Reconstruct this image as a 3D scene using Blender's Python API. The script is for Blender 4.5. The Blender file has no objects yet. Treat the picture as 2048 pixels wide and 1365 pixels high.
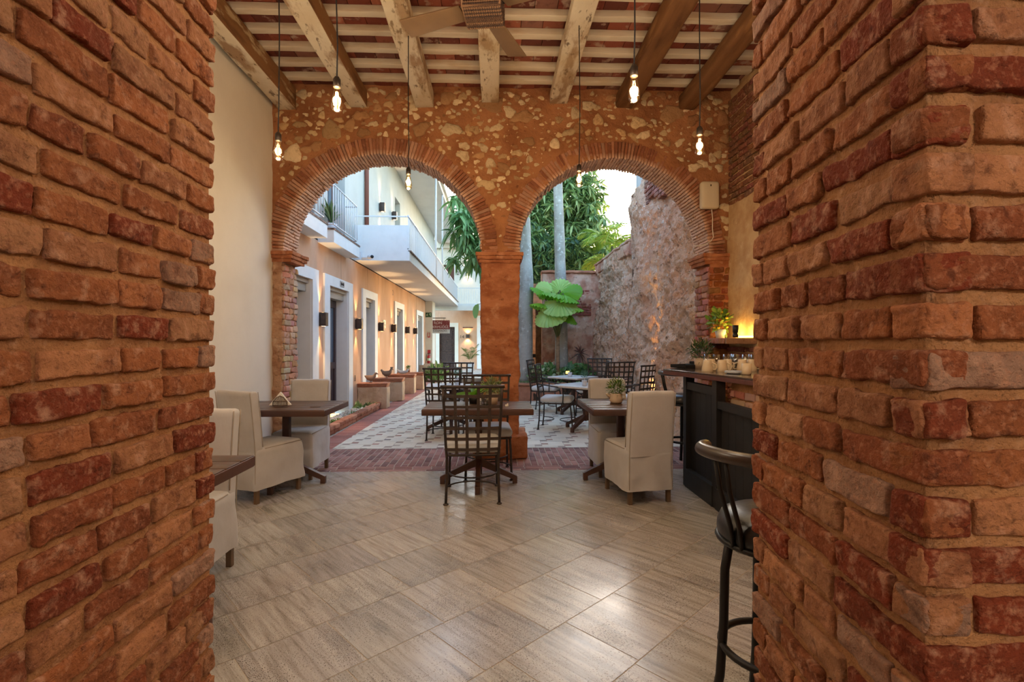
import bpy, math, random
import numpy as np
from mathutils import Vector, Matrix

R = math.radians
sc = bpy.context.scene
col = sc.collection
random.seed(7)
rng = np.random.default_rng(7)

# ------------------------------------------------------------------ camera
cam_d = bpy.data.cameras.new('camera')
cam = bpy.data.objects.new('camera', cam_d)
col.objects.link(cam)
cam.location = (0, 0, 1.36)
cam.rotation_euler = (R(90), 0, R(-1.95))
cam_d.sensor_width = 36
cam_d.lens = 36 * 1000 / 2048
cam_d.clip_start = 0.05
cam_d.clip_end = 300
sc.camera = cam

# ------------------------------------------------------------------ world and exposure
w = bpy.data.worlds.new('sky')
sc.world = w
w.use_nodes = True
nt = w.node_tree
nt.nodes.clear()
sky = nt.nodes.new('ShaderNodeTexSky')
sky.sky_type = 'NISHITA'
sky.sun_disc = False
sky.sun_elevation = R(11)
sky.sun_rotation = R(18)
sky.air_density = 1.0
sky.dust_density = 1.6
sky.ozone_density = 1.6
bgn = nt.nodes.new('ShaderNodeBackground')
bgn.inputs['Strength'].default_value = 1.5
won = nt.nodes.new('ShaderNodeOutputWorld')
nt.links.new(sky.outputs[0], bgn.inputs[0])
nt.links.new(bgn.outputs[0], won.inputs[0])
vs = sc.view_settings
vs.view_transform = 'Standard'
vs.look = 'None'
vs.gamma = 1
vs.use_curve_mapping = False
vs.exposure = 0.16
cy = sc.cycles
cy.use_denoising = True
cy.max_bounces = 6
cy.diffuse_bounces = 3
cy.glossy_bounces = 3
cy.use_adaptive_sampling = True
cy.adaptive_threshold = 0.07
cy.adaptive_min_samples = 16
cy.transparent_max_bounces = 8
cy.sample_clamp_indirect = 6
cy.caustics_reflective = False
cy.caustics_refractive = False

WARM = (1.0, 0.64, 0.32)


def lamp(name, kind, loc, energy, color=WARM, radius=0.04, rot=None, spot=None, blend=0.5):
    d = bpy.data.lights.new(name, kind)
    d.energy = energy
    d.color = color
    if kind == 'AREA':
        d.size = radius
    else:
        d.shadow_soft_size = radius
    if spot:
        d.spot_size = R(spot)
        d.spot_blend = blend
    o = bpy.data.objects.new(name, d)
    o.location = loc
    if rot:
        o.rotation_euler = rot
    col.objects.link(o)
    return o


# lamps of the entrance room behind the brick opening (out of view)
for i, (x, y, z, e) in enumerate([(-1.6, -1.9, 2.45, 13), (1.2, -1.5, 2.45, 76), (-0.6, -3.0, 2.6, 24)]):
    lamp('entrance_lamp_light', 'POINT', (x, y, z), e, (1.0, 0.90, 0.78), 0.12)
# added dining room fill lights, unseen and without fixtures (beside and behind the opening)
for x, y, e in [(-1.7, 2.1, 30), (1.9, 2.1, 30), (0.1, 2.1, 24)]:
    lamp('unseen_fill_light', 'POINT', (x, y, 2.72), e, (1.0, 0.86, 0.68), 0.08)


# ------------------------------------------------------------------ helpers
def S(r, g, b):
    f = lambda c: c / 12.92 if c <= 0.04045 else ((c + 0.055) / 1.055) ** 2.4
    return (f(r / 255), f(g / 255), f(b / 255))


def _hash(ix, iy, iz, seed):
    h = (ix.astype(np.uint32) * np.uint32(374761393) + iy.astype(np.uint32) * np.uint32(668265263)
         + iz.astype(np.uint32) * np.uint32(2147483647) + np.uint32((seed * 974711 + 12345) & 0xffffffff))
    h = (h ^ (h >> np.uint32(13))) * np.uint32(1274126177)
    h = h ^ (h >> np.uint32(16))
    h = (h * np.uint32(2246822519))
    h = h ^ (h >> np.uint32(15))
    return h.astype(np.float64) / 4294967295.0 * 2 - 1


def vnoise(p, seed=0):
    p = np.asarray(p, float)
    f = np.floor(p)
    i = f.astype(np.int64)
    t = p - f
    t = t * t * (3 - 2 * t)
    out = 0
    for dx in (0, 1):
        wx = t[:, 0] if dx else 1 - t[:, 0]
        for dy in (0, 1):
            wy = t[:, 1] if dy else 1 - t[:, 1]
            for dz in (0, 1):
                wz = t[:, 2] if dz else 1 - t[:, 2]
                out = out + wx * wy * wz * _hash(i[:, 0] + dx, i[:, 1] + dy, i[:, 2] + dz, seed)
    return out


def fbm(p, seed=0, octs=3):
    a, o = 1.0, 0
    for k in range(octs):
        o = o + a * vnoise(np.asarray(p) * (2.03 ** k) + 17.3 * k, seed + k)
        a *= 0.5
    return o


def nvec(p, seed, octs=2):
    return np.stack([fbm(p, seed, octs), fbm(p, seed + 31, octs), fbm(p, seed + 67, octs)], 1)


_rb = {}


def rb_template(half, r, n):
    key = (tuple(np.round(half, 4)), round(r, 5), tuple(n))
    if key in _rb:
        return _rb[key]
    ts = []
    for a in range(3):
        h = half[a]
        e = min(r, h * 0.9) if r > 0 else 0
        inner = np.linspace(-h + e, h - e, max(2, n[a]))
        ts.append(np.concatenate([[-h, -h + 0.4 * e], inner, [h - 0.4 * e, h]]) if e > 0 else inner)
    V, F, k = [], [], 0
    for a in range(3):
        b, c = (a + 1) % 3, (a + 2) % 3
        tb, tc = ts[b], ts[c]
        for s in (-1, 1):
            B, C = np.meshgrid(tb, tc, indexing='ij')
            P = np.zeros((B.size, 3))
            P[:, a] = s * half[a]
            P[:, b] = B.ravel()
            P[:, c] = C.ravel()
            V.append(P)
            nb, nc = len(tb), len(tc)
            I = (np.arange(nb - 1)[:, None] * nc + np.arange(nc - 1)[None, :]).ravel()
            q = np.stack([I, I + nc, I + nc + 1, I + 1], 1)
            if s < 0:
                q = q[:, ::-1]
            F.append(q + k)
            k += nb * nc
    V = np.concatenate(V)
    F = np.concatenate(F)
    if r > 0:
        hh = np.maximum(np.array(half) - np.minimum(r, np.array(half) * 0.9), 0)
        q = np.clip(V, -hh, hh)
        d = V - q
        L = np.linalg.norm(d, axis=1, keepdims=True)
        V = q + d / np.maximum(L, 1e-9) * np.minimum(L, r)
    _rb[key] = (V, F)
    return V, F


def rotz(V, a):
    c, s = math.cos(a), math.sin(a)
    V = np.asarray(V, float)
    return np.stack([V[:, 0] * c - V[:, 1] * s, V[:, 0] * s + V[:, 1] * c, V[:, 2]], 1)


class MB:
    def __init__(self):
        self.V, self.F, self.C, self.M, self.U = [], [], [], [], []
        self.n = 0

    def add(self, V, F, c=(1, 1, 1), m=0):
        V = np.asarray(V, float).reshape(-1, 3)
        c = np.asarray(c, float)
        if c.ndim == 1:
            c = np.tile(c, (len(V), 1))
        self.V.append(V)
        self.C.append(c)
        if isinstance(F, np.ndarray):
            self.F.append((F + self.n))
            self.M.append((len(F), m))
        else:
            by = {}
            for f in F:
                by.setdefault(len(f), []).append(f)
            for k, fs in by.items():
                self.F.append(np.array(fs) + self.n)
                self.M.append((len(fs), m))
        self.n += len(V)
        return self

    def box(self, c, s, rz=0, col=(1, 1, 1), m=0, r=0.0, n=(2, 2, 2), amp=0, sc_=8, seed=0):
        V, F = rb_template(np.array(s, float) / 2, r, n)
        V = V.copy()
        if rz:
            V = rotz(V, rz)
        V = V + np.array(c, float)
        if amp:
            V = V + amp * nvec(V * sc_ + seed * 3.7, seed)
        return self.add(V, F, col, m)

    def bar(self, p0, p1, w_, h_, col=(1, 1, 1), m=0, r=0, up=(0, 0, 1)):
        p0, p1 = np.array(p0, float), np.array(p1, float)
        d = p1 - p0
        L = np.linalg.norm(d)
        d = d / L
        u = np.array(up, float)
        if abs(np.dot(u, d)) > 0.98:
            u = np.array((0, 1.0, 0))
        s = np.cross(d, u)
        s /= np.linalg.norm(s)
        u = np.cross(s, d)
        V, F = rb_template(np.array((L / 2, w_ / 2, h_ / 2)), r, (2, 2, 2))
        W = V[:, :1] * d + V[:, 1:2] * s * -1 + V[:, 2:] * u + (p0 + p1) / 2
        return self.add(W, F, col, m)

    def tube(self, path, rad, seg=8, col=(1, 1, 1), m=0, cap=True, closed=False):
        P = np.array(path, float)
        n = len(P)
        rad = np.broadcast_to(np.array(rad, float), (n,))
        T = np.zeros_like(P)
        if closed:
            T = np.roll(P, -1, 0) - np.roll(P, 1, 0)
        else:
            T[1:-1] = P[2:] - P[:-2]
            T[0] = P[1] - P[0]
            T[-1] = P[-1] - P[-2]
        T /= np.maximum(np.linalg.norm(T, axis=1, keepdims=True), 1e-9)
        up = np.array((0, 0, 1.0)) if abs(T[0][2]) < 0.9 else np.array((1.0, 0, 0))
        u = np.cross(up, T[0])
        u /= np.linalg.norm(u)
        rings = []
        a = np.arange(seg) * 2 * math.pi / seg
        for i in range(n):
            u = u - np.dot(u, T[i]) * T[i]
            u /= max(np.linalg.norm(u), 1e-9)
            v = np.cross(T[i], u)
            rings.append(P[i] + rad[i] * (np.cos(a)[:, None] * u + np.sin(a)[:, None] * v))
        V = np.concatenate(rings)
        k = n if closed else n - 1
        F = []
        for i in range(k):
            j = (i + 1) % n
            for b in range(seg):
                b2 = (b + 1) % seg
                F.append((i * seg + b, i * seg + b2, j * seg + b2, j * seg + b))
        if cap and not closed:
            F.append(tuple(range(seg))[::-1])
            F.append(tuple((n - 1) * seg + b for b in range(seg)))
        return self.add(V, F, col, m)

    def lathe(self, prof, seg=20, c=(0, 0, 0), col=(1, 1, 1), m=0, ribs=0, ramp=0):
        V, F = [], []
        for (r_, z) in prof:
            for b in range(seg):
                t = 2 * math.pi * b / seg
                rr = r_ * (1 + ramp * math.cos(ribs * t)) if ribs else r_
                V.append((c[0] + rr * math.cos(t), c[1] + rr * math.sin(t), c[2] + z))
        for i in range(len(prof) - 1):
            for b in range(seg):
                b2 = (b + 1) % seg
                F.append((i * seg + b, i * seg + b2, (i + 1) * seg + b2, (i + 1) * seg + b))
        return self.add(V, F, col, m)

    def prism(self, poly, z0, z1, col=(1, 1, 1), m=0):
        n = len(poly)
        V = [(x, y, z0) for x, y in poly] + [(x, y, z1) for x, y in poly]
        F = [tuple(range(n))[::-1], tuple(range(n, 2 * n))]
        F += [(i, (i + 1) % n, n + (i + 1) % n, n + i) for i in range(n)]
        return self.add(V, F, col, m)

    def build(self, name, mats, parent=None, smooth=True, bevel=0, loc=None, solid=0):
        V = np.concatenate(self.V)
        me = bpy.data.meshes.new(name)
        me.vertices.add(len(V))
        me.vertices.foreach_set('co', V.astype(np.float32).ravel())
        loops = np.concatenate([f.ravel() for f in self.F])
        tot = np.concatenate([np.full(len(f), f.shape[1]) for f in self.F])
        start = np.concatenate([[0], np.cumsum(tot)[:-1]])
        me.loops.add(len(loops))
        me.loops.foreach_set('vertex_index', loops.astype(np.int32))
        me.polygons.add(len(tot))
        me.polygons.foreach_set('loop_start', start.astype(np.int32))
        me.polygons.foreach_set('loop_total', tot.astype(np.int32))
        me.polygons.foreach_set('material_index', np.concatenate([np.full(k, m) for k, m in self.M]).astype(np.int32))
        me.polygons.foreach_set('use_smooth', np.full(len(tot), bool(smooth)))
        me.update(calc_edges=True)
        C = np.concatenate(self.C)
        if not np.allclose(C, 1):
            at = me.color_attributes.new('Col', 'FLOAT_COLOR', 'POINT')
            at.data.foreach_set('color', np.concatenate([C, np.ones((len(C), 1))], 1).astype(np.float32).ravel())
        if self.U:
            uv = me.uv_layers.new(name='UVMap')
            U = np.concatenate(self.U)
            uv.data.foreach_set('uv', U[loops].astype(np.float32).ravel())
        for mm in (mats if isinstance(mats, (list, tuple)) else [mats]):
            me.materials.append(mm)
        me.validate()
        o = bpy.data.objects.new(name, me)
        col.objects.link(o)
        if parent:
            o.parent = parent
        if loc is not None:
            o.location = loc
        if bevel:
            bm_ = o.modifiers.new('bevel', 'BEVEL')
            bm_.width = bevel
            bm_.segments = 2
            bm_.limit_method = 'ANGLE'
        return o


def tag(o, label=None, cat=None, group=None, kind=None):
    if label:
        o['label'] = label
    if cat:
        o['category'] = cat
    if group:
        o['group'] = group
    if kind:
        o['kind'] = kind
    return o


def struct(o):
    o['kind'] = 'structure'
    return o


def thing(name, label, cat, loc=(0, 0, 0), rz=0, group=None):
    o = bpy.data.objects.new(name, None)
    o.empty_display_size = 0.1
    o.location = loc
    o.rotation_euler = (0, 0, rz)
    col.objects.link(o)
    return tag(o, label, cat, group)


def dup(root, loc, rz, label, group=None):
    def rec(o, par):
        c = o.copy()
        col.objects.link(c)
        if par:
            c.parent = par
        for ch in o.children:
            rec(ch, c)
        return c
    r = rec(root, None)
    r.location = loc
    r.rotation_euler = (0, 0, rz)
    r['label'] = label
    if group:
        r['group'] = group
    return r


def text(s, name, size, mat, parent, loc, rot=(R(90), 0, 0), align='CENTER'):
    c = bpy.data.curves.new(name, 'FONT')
    c.body = s
    c.size = size
    c.align_x = align
    c.align_y = 'CENTER'
    c.extrude = 0.002
    c.materials.append(mat)
    o = bpy.data.objects.new(name, c)
    col.objects.link(o)
    bpy.context.view_layer.update()
    me = bpy.data.meshes.new_from_object(o.evaluated_get(bpy.context.evaluated_depsgraph_get()))
    bpy.data.objects.remove(o)
    o = bpy.data.objects.new(name, me)
    col.objects.link(o)
    o.parent = parent
    o.location = loc
    o.rotation_euler = rot
    return o


# ------------------------------------------------------------------ materials
def mat(name, base=None, rough=0.7, mixes=(), bump=(), metal=0.0, spec=0.5, emit=None, estr=0, coord='Object', attr=False,
        rvar=0, sheen=0, trans=0, sss=0):
    m = bpy.data.materials.new(name)
    m.use_nodes = True
    N, L = m.node_tree.nodes, m.node_tree.links
    b = N['Principled BSDF']
    b.inputs['Roughness'].default_value = rough
    b.inputs['Metallic'].default_value = metal
    b.inputs['Specular IOR Level'].default_value = spec
    if sheen:
        b.inputs['Sheen Weight'].default_value = sheen
    tc = N.new('ShaderNodeTexCoord')
    out = tc.outputs[coord]
    cur = None
    if attr:
        a = N.new('ShaderNodeAttribute')
        a.attribute_name = 'Col'
        cur = a.outputs['Color']

    def noise(scale, stretch=(1, 1, 1), detail=5, rgh=0.6, kind='noise'):
        src = out
        if tuple(stretch) != (1, 1, 1):
            mp = N.new('ShaderNodeMapping')
            mp.inputs['Scale'].default_value = stretch
            L.new(src, mp.inputs[0])
            src = mp.outputs[0]
        if kind == 'voronoi':
            t = N.new('ShaderNodeTexVoronoi')
            t.inputs['Scale'].default_value = scale
            L.new(src, t.inputs['Vector'])
            return t.outputs['Distance']
        t = N.new('ShaderNodeTexNoise')
        t.inputs['Scale'].default_value = scale
        t.inputs['Detail'].default_value = detail
        t.inputs['Roughness'].default_value = rgh
        L.new(src, t.inputs['Vector'])
        return t.outputs[0]
    for mx in mixes:
        # (colour, scale, lo, hi, strength, stretch, mode, kind)
        c2, scl, lo, hi, amt = mx[:5]
        st = mx[5] if len(mx) > 5 else (1, 1, 1)
        mode = mx[6] if len(mx) > 6 else 'MIX'
        kind = mx[7] if len(mx) > 7 else 'noise'
        f = noise(scl, st, kind=kind)
        mr = N.new('ShaderNodeMapRange')
        mr.inputs[1].default_value = lo
        mr.inputs[2].default_value = hi
        mr.inputs[3].default_value = 0
        mr.inputs[4].default_value = amt
        L.new(f, mr.inputs[0])
        x = N.new('ShaderNodeMix')
        x.data_type = 'RGBA'
        x.blend_type = mode
        L.new(mr.outputs[0], x.inputs[0])
        if cur is None:
            x.inputs[6].default_value = (*base, 1)
        else:
            L.new(cur, x.inputs[6])
        x.inputs[7].default_value = (*c2, 1)
        cur = x.outputs[2]
    if cur is None:
        b.inputs['Base Color'].default_value = (*base, 1)
    else:
        L.new(cur, b.inputs['Base Color'])
    prev = None
    for (scl, strength, dist, *rest) in bump:
        st = rest[0] if rest else (1, 1, 1)
        kind = rest[1] if len(rest) > 1 else 'noise'
        f = noise(scl, st, kind=kind)
        bp = N.new('ShaderNodeBump')
        bp.inputs['Strength'].default_value = strength
        bp.inputs['Distance'].default_value = dist
        L.new(f, bp.inputs['Height'])
        if prev:
            L.new(prev, bp.inputs['Normal'])
        prev = bp.outputs[0]
    if prev:
        L.new(prev, b.inputs['Normal'])
    if rvar:
        f = noise(6, (1, 1, 1))
        mr = N.new('ShaderNodeMapRange')
        mr.inputs[3].default_value = rough - rvar
        mr.inputs[4].default_value = rough + rvar
        L.new(f, mr.inputs[0])
        L.new(mr.outputs[0], b.inputs['Roughness'])
    if emit:
        b.inputs['Emission Color'].default_value = (*emit, 1)
        b.inputs['Emission Strength'].default_value = estr
    if trans:
        # thin leaf: let some light through
        tr = N.new('ShaderNodeBsdfTranslucent')
        if cur is None:
            tr.inputs[0].default_value = (*base, 1)
        else:
            L.new(cur, tr.inputs[0])
        ms = N.new('ShaderNodeMixShader')
        ms.inputs[0].default_value = trans
        L.new(b.outputs[0], ms.inputs[1])
        L.new(tr.outputs[0], ms.inputs[2])
        L.new(ms.outputs[0], N['Material Output'].inputs[0])
    return m


def glassy(name, tint=(1, 1, 1), refl=0.12, rough=0.02):
    m = bpy.data.materials.new(name)
    m.use_nodes = True
    N, L = m.node_tree.nodes, m.node_tree.links
    N.remove(N['Principled BSDF'])
    t = N.new('ShaderNodeBsdfTransparent')
    t.inputs[0].default_value = (*tint, 1)
    g = N.new('ShaderNodeBsdfGlossy')
    g.inputs['Roughness'].default_value = rough
    lw = N.new('ShaderNodeLayerWeight')
    lw.inputs[0].default_value = 0.35
    ma = N.new('ShaderNodeMath')
    ma.operation = 'MULTIPLY_ADD'
    ma.inputs[1].default_value = 0.55
    ma.inputs[2].default_value = refl * 0.4
    L.new(lw.outputs['Facing'], ma.inputs[0])
    ms = N.new('ShaderNodeMixShader')
    L.new(ma.outputs[0], ms.inputs[0])
    L.new(t.outputs[0], ms.inputs[1])
    L.new(g.outputs[0], ms.inputs[2])
    L.new(ms.outputs[0], N['Material Output'].inputs[0])
    return m


MT = {}
MT['brick'] = mat('rough_red_brick', rough=0.92, attr=True, spec=0.18,
                  mixes=[(S(112, 62, 42), 10, 0.46, 0.68, 0.6), (S(204, 158, 130), 24, 0.54, 0.70, 0.6), (S(72, 38, 28), 42, 0.56, 0.70, 0.6),
                         (S(186, 128, 98), 85, 0.52, 0.68, 0.5)],
                  bump=[(34, 1.0, 0.014), (110, 0.9, 0.005), (300, 0.5, 0.0015)])
MT['mortar'] = mat('sandy_mortar', S(182, 132, 90), rough=0.97, spec=0.12,
                   mixes=[(S(140, 92, 62), 8, 0.42, 0.66, 0.65), (S(198, 156, 124), 40, 0.54, 0.7, 0.5), (S(104, 74, 52), 150, 0.56, 0.7, 0.6)],
                   bump=[(90, 1.0, 0.008), (25, 0.7, 0.012), (260, 0.8, 0.002)])
MT['cream'] = mat('cream_plaster', S(226, 218, 202), rough=0.85, spec=0.2,
                  mixes=[(S(214, 204, 186), 2.5, 0.4, 0.7, 0.5)], bump=[(14, 0.12, 0.01), (90, 0.12, 0.002)])
MT['white'] = mat('white_paint', S(232, 234, 232), rough=0.7, spec=0.3,
                  mixes=[(S(214, 216, 214), 4, 0.45, 0.75, 0.5)], bump=[(60, 0.1, 0.002)])
MT['upper'] = mat('pale_upper_plaster', S(196, 200, 196), rough=0.85, spec=0.2, mixes=[(S(182, 186, 182), 3, 0.4, 0.7, 0.5)], bump=[(60, 0.1, 0.002)])
MT['peach'] = mat('peach_plaster', S(212, 172, 142), rough=0.9, spec=0.15,
                  mixes=[(S(196, 150, 116), 1.6, 0.4, 0.65, 0.7, (1, 1, 0.45)), (S(222, 190, 160), 5, 0.55, 0.75, 0.5, (1, 1, 0.3)),
                         (S(120, 95, 70), 3.5, 0.62, 0.78, 0.5, (1, 2, 0.12))],
                  bump=[(30, 0.3, 0.01), (120, 0.3, 0.003)])
MT['soffit'] = mat('white_soffit', S(225, 221, 212), rough=0.8, bump=[(50, 0.1, 0.002)], mixes=[(S(205, 200, 190), 1.5, 0.4, 0.7, 0.5)])
MT['rubble'] = mat('orange_rubble_mortar', S(172, 118, 80), rough=0.95, spec=0.1,
                   mixes=[(S(136, 86, 54), 2.2, 0.42, 0.62, 0.75), (S(190, 130, 80), 5, 0.55, 0.72, 0.5), (S(85, 45, 25), 16, 0.6, 0.72, 0.55)],
                   bump=[(12, 0.8, 0.03), (50, 0.7, 0.01), (150, 0.5, 0.003)])
MT['stone'] = mat('pale_coral_stone', rough=0.9, attr=True, spec=0.15,
                  mixes=[(S(150, 105, 65), 14, 0.5, 0.7, 0.55), (S(90, 60, 38), 40, 0.6, 0.72, 0.6)],
                  bump=[(40, 0.9, 0.012), (120, 0.5, 0.004)])
MT['pier'] = mat('worn_orange_pier', S(184, 122, 86), rough=0.92, spec=0.12,
                 mixes=[(S(140, 80, 50), 4, 0.42, 0.62, 0.75, (1, 1, 1.8)), (S(206, 156, 122), 9, 0.56, 0.7, 0.6), (S(80, 42, 26), 22, 0.6, 0.72, 0.55)],
                 bump=[(10, 0.5, 0.02, (1, 1, 3)), (45, 0.8, 0.01), (140, 0.5, 0.003)])
MT['pier2'] = mat('rough_brown_pier', S(186, 148, 118), rough=0.95, spec=0.1,
                  mixes=[(S(150, 104, 76), 5, 0.44, 0.6, 0.75, (1, 1, 2)), (S(212, 186, 160), 9, 0.56, 0.68, 0.6), (S(92, 62, 44), 16, 0.58, 0.7, 0.6)],
                  bump=[(10, 0.8, 0.03, (1, 1, 2.5)), (45, 0.9, 0.012)])
MT['arch'] = mat('arch_brick', rough=0.9, attr=True, spec=0.15,
                 mixes=[(S(196, 150, 122), 20, 0.55, 0.72, 0.5), (S(95, 50, 32), 26, 0.58, 0.72, 0.5)],
                 bump=[(50, 0.8, 0.008), (150, 0.5, 0.003)])
MT['earth'] = mat('crumbling_earth_wall', S(236, 200, 172), rough=0.95, spec=0.1,
                  mixes=[(S(222, 168, 136), 1.3, 0.42, 0.6, 0.7), (S(222, 184, 152), 3, 0.55, 0.7, 0.6), (S(192, 172, 154), 0.9, 0.55, 0.7, 0.6),
                         (S(240, 228, 214), 17, 0.59, 0.64, 0.85), (S(240, 228, 214), 44, 0.60, 0.66, 0.8), (S(120, 82, 64), 12, 0.58, 0.68, 0.7)],
                  bump=[(9, 1.0, 0.09), (28, 1.0, 0.04), (80, 0.9, 0.012)])
MT['gplaster'] = mat('broken_garden_plaster', S(206, 172, 150), rough=0.95, spec=0.1,
                     mixes=[(S(178, 122, 100), 2.2, 0.46, 0.6, 0.8), (S(226, 210, 194), 5, 0.58, 0.68, 0.8), (S(95, 74, 60), 9, 0.6, 0.72, 0.6)],
                     bump=[(8, 0.9, 0.03), (40, 0.8, 0.01)])
MT['old'] = mat('old_yellow_plaster', S(206, 172, 128), rough=0.95, spec=0.1,
                mixes=[(S(176, 132, 88), 3, 0.42, 0.62, 0.7), (S(150, 100, 66), 7, 0.6, 0.75, 0.6), (S(226, 200, 160), 10, 0.58, 0.72, 0.5)],
                bump=[(16, 0.6, 0.015), (70, 0.6, 0.005)])
MT['cap'] = mat('terracotta_cap', S(176, 120, 92), rough=0.9, mixes=[(S(140, 84, 62), 8, 0.42, 0.65, 0.6), (S(200, 160, 135), 16, 0.58, 0.72, 0.5)],
                bump=[(40, 0.6, 0.006)])
MT['pedestal'] = mat('tan_render', S(196, 170, 142), rough=0.95, spec=0.15,
                     mixes=[(S(165, 132, 102), 3, 0.45, 0.65, 0.6), (S(120, 100, 78), 9, 0.6, 0.74, 0.5)], bump=[(25, 0.6, 0.012), (90, 0.5, 0.004)])
MT['beam'] = mat('flaking_white_beam', S(214, 202, 178), rough=0.85, spec=0.2,
                 mixes=[(S(138, 100, 66), 6, 0.52, 0.62, 0.8, (1, 0.3, 1)), (S(78, 50, 30), 20, 0.58, 0.66, 0.8, (1, 0.4, 1)), (S(188, 162, 120), 2, 0.4, 0.7, 0.6)],
                 bump=[(30, 0.5, 0.006, (1, 0.25, 1)), (90, 0.3, 0.002)])
MT['bwood'] = mat('bare_brown_beam', S(122, 84, 52), rough=0.85, spec=0.2,
                  mixes=[(S(74, 46, 28), 4, 0.45, 0.62, 0.8, (1, 0.2, 1)), (S(160, 118, 76), 9, 0.58, 0.7, 0.6, (1, 0.2, 1))],
                  bump=[(35, 0.6, 0.006, (1, 0.15, 1))])
MT['bside'] = mat('peeled_brown_beam_side', S(140, 100, 64), rough=0.85, spec=0.2,
                  mixes=[(S(92, 62, 40), 5, 0.45, 0.62, 0.75, (1, 0.2, 1)), (S(196, 172, 134), 9, 0.58, 0.66, 0.75, (1, 0.25, 1))],
                  bump=[(35, 0.6, 0.006, (1, 0.15, 1))])
MT['batten'] = mat('limewashed_batten', S(208, 194, 170), rough=0.85, mixes=[(S(170, 138, 98), 8, 0.5, 0.7, 0.6, (0.2, 1, 1))], bump=[(40, 0.4, 0.004, (0.2, 1, 1))])
MT['cbrick'] = mat('ceiling_brick', rough=0.9, attr=True, spec=0.15,
                   mixes=[(S(190, 165, 145), 7, 0.58, 0.68, 0.65), (S(70, 36, 28), 12, 0.55, 0.72, 0.5)], bump=[(40, 0.7, 0.006)])
MT['pave'] = mat('paving_brick', rough=0.75, attr=True, spec=0.3,
                 mixes=[(S(190, 150, 140), 16, 0.56, 0.72, 0.45), (S(80, 50, 46), 24, 0.6, 0.74, 0.5)], bump=[(40, 0.5, 0.005)])
MT['pgrout'] = mat('paving_grout', S(176, 160, 146), rough=0.9, bump=[(60, 0.4, 0.004)])
MT['ctile'] = mat('courtyard_stone_tile', rough=0.6, attr=True, spec=0.35,
                  mixes=[(S(206, 196, 172), 5, 0.45, 0.7, 0.5), (S(150, 134, 108), 26, 0.64, 0.74, 0.5)], bump=[(50, 0.25, 0.003)])
MT['linen'] = mat('stone_linen', S(186, 183, 181), rough=0.95, spec=0.1, sheen=0.3,
                  mixes=[(S(168, 161, 154), 5, 0.4, 0.7, 0.5)], bump=[(420, 0.25, 0.0015), (5, 0.35, 0.02, (1, 1, 0.6))])
MT['piping'] = mat('linen_piping', S(158, 146, 132), rough=0.95)
MT['legwood'] = mat('brown_chair_leg', S(112, 88, 64), rough=0.6, mixes=[(S(80, 58, 40), 12, 0.4, 0.7, 0.6, (1, 1, 0.2))])
MT['twood'] = mat('dark_stained_wood', S(92, 66, 48), rough=0.32, spec=0.5, rvar=0.08,
                  mixes=[(S(56, 36, 26), 6, 0.4, 0.68, 0.75, (0.15, 1, 1)), (S(126, 96, 70), 14, 0.6, 0.75, 0.4, (0.12, 1, 1))],
                  bump=[(40, 0.2, 0.003, (0.1, 1, 1))])
MT['twoode'] = mat('dark_stained_wood_edge', S(84, 54, 40), rough=0.5, mixes=[(S(52, 32, 24), 7, 0.4, 0.68, 0.7, (0.2, 0.2, 1))], bump=[(40, 0.2, 0.003)])
MT['iron'] = mat('wrought_iron', S(62, 54, 50), rough=0.42, metal=0.55, mixes=[(S(92, 74, 60), 30, 0.5, 0.7, 0.5)], bump=[(60, 0.3, 0.002)])
MT['lattice'] = mat('brown_iron_strap', S(70, 58, 50), rough=0.5, metal=0.3, mixes=[(S(48, 38, 34), 20, 0.45, 0.65, 0.6)], bump=[(60, 0.3, 0.002)])
MT['cushion'] = mat('pale_grey_cushion', S(206, 208, 206), rough=0.95, sheen=0.3, mixes=[(S(186, 186, 184), 6, 0.4, 0.7, 0.5)], bump=[(350, 0.2, 0.001), (9, 0.3, 0.01)])
MT['marble'] = mat('white_marble', S(226, 228, 226), rough=0.25, mixes=[(S(192, 194, 196), 5, 0.5, 0.7, 0.6, (1, 3, 1))], spec=0.5)
MT['travedge'] = mat('marble_edge', S(206, 198, 184), rough=0.5, mixes=[(S(170, 160, 146), 30, 0.5, 0.7, 0.5, (4, 4, 0.5))])
MT['black'] = mat('black_painted_board', S(30, 29, 30), rough=0.55, mixes=[(S(44, 42, 42), 9, 0.45, 0.7, 0.6)], bump=[(60, 0.2, 0.002)])
MT['dark'] = mat('dark_gap', S(16, 14, 13), rough=0.9)
MT['counter'] = mat('polished_dark_counter', S(76, 62, 52), rough=0.14, spec=0.6, mixes=[(S(50, 40, 34), 4, 0.4, 0.7, 0.7, (1, 0.3, 1))])
MT['counteredge'] = mat('oxblood_counter_edge', S(96, 58, 52), rough=0.45, mixes=[(S(70, 40, 36), 8, 0.4, 0.7, 0.6)])
MT['leather'] = mat('black_leather', S(26, 27, 29), rough=0.34, spec=0.6, bump=[(7, 0.35, 0.01), (220, 0.15, 0.001)])
MT['stool'] = mat('dark_stool_metal', S(34, 32, 31), rough=0.45, metal=0.4, bump=[(70, 0.25, 0.002)])
MT['rail'] = mat('worn_brown_rail', S(66, 50, 40), rough=0.32, spec=0.6, mixes=[(S(40, 30, 25), 10, 0.4, 0.65, 0.7), (S(150, 118, 86), 45, 0.68, 0.74, 0.7)])
MT['wicker'] = mat('brown_wicker', rough=0.7, attr=True, bump=[(80, 0.3, 0.002)])
MT['fanblade'] = mat('brown_fan_blade', S(112, 84, 54), rough=0.6, mixes=[(S(90, 66, 42), 5, 0.4, 0.7, 0.6)])
MT['fanmetal'] = mat('dark_fan_metal', S(50, 40, 34), rough=0.5, metal=0.5)
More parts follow.
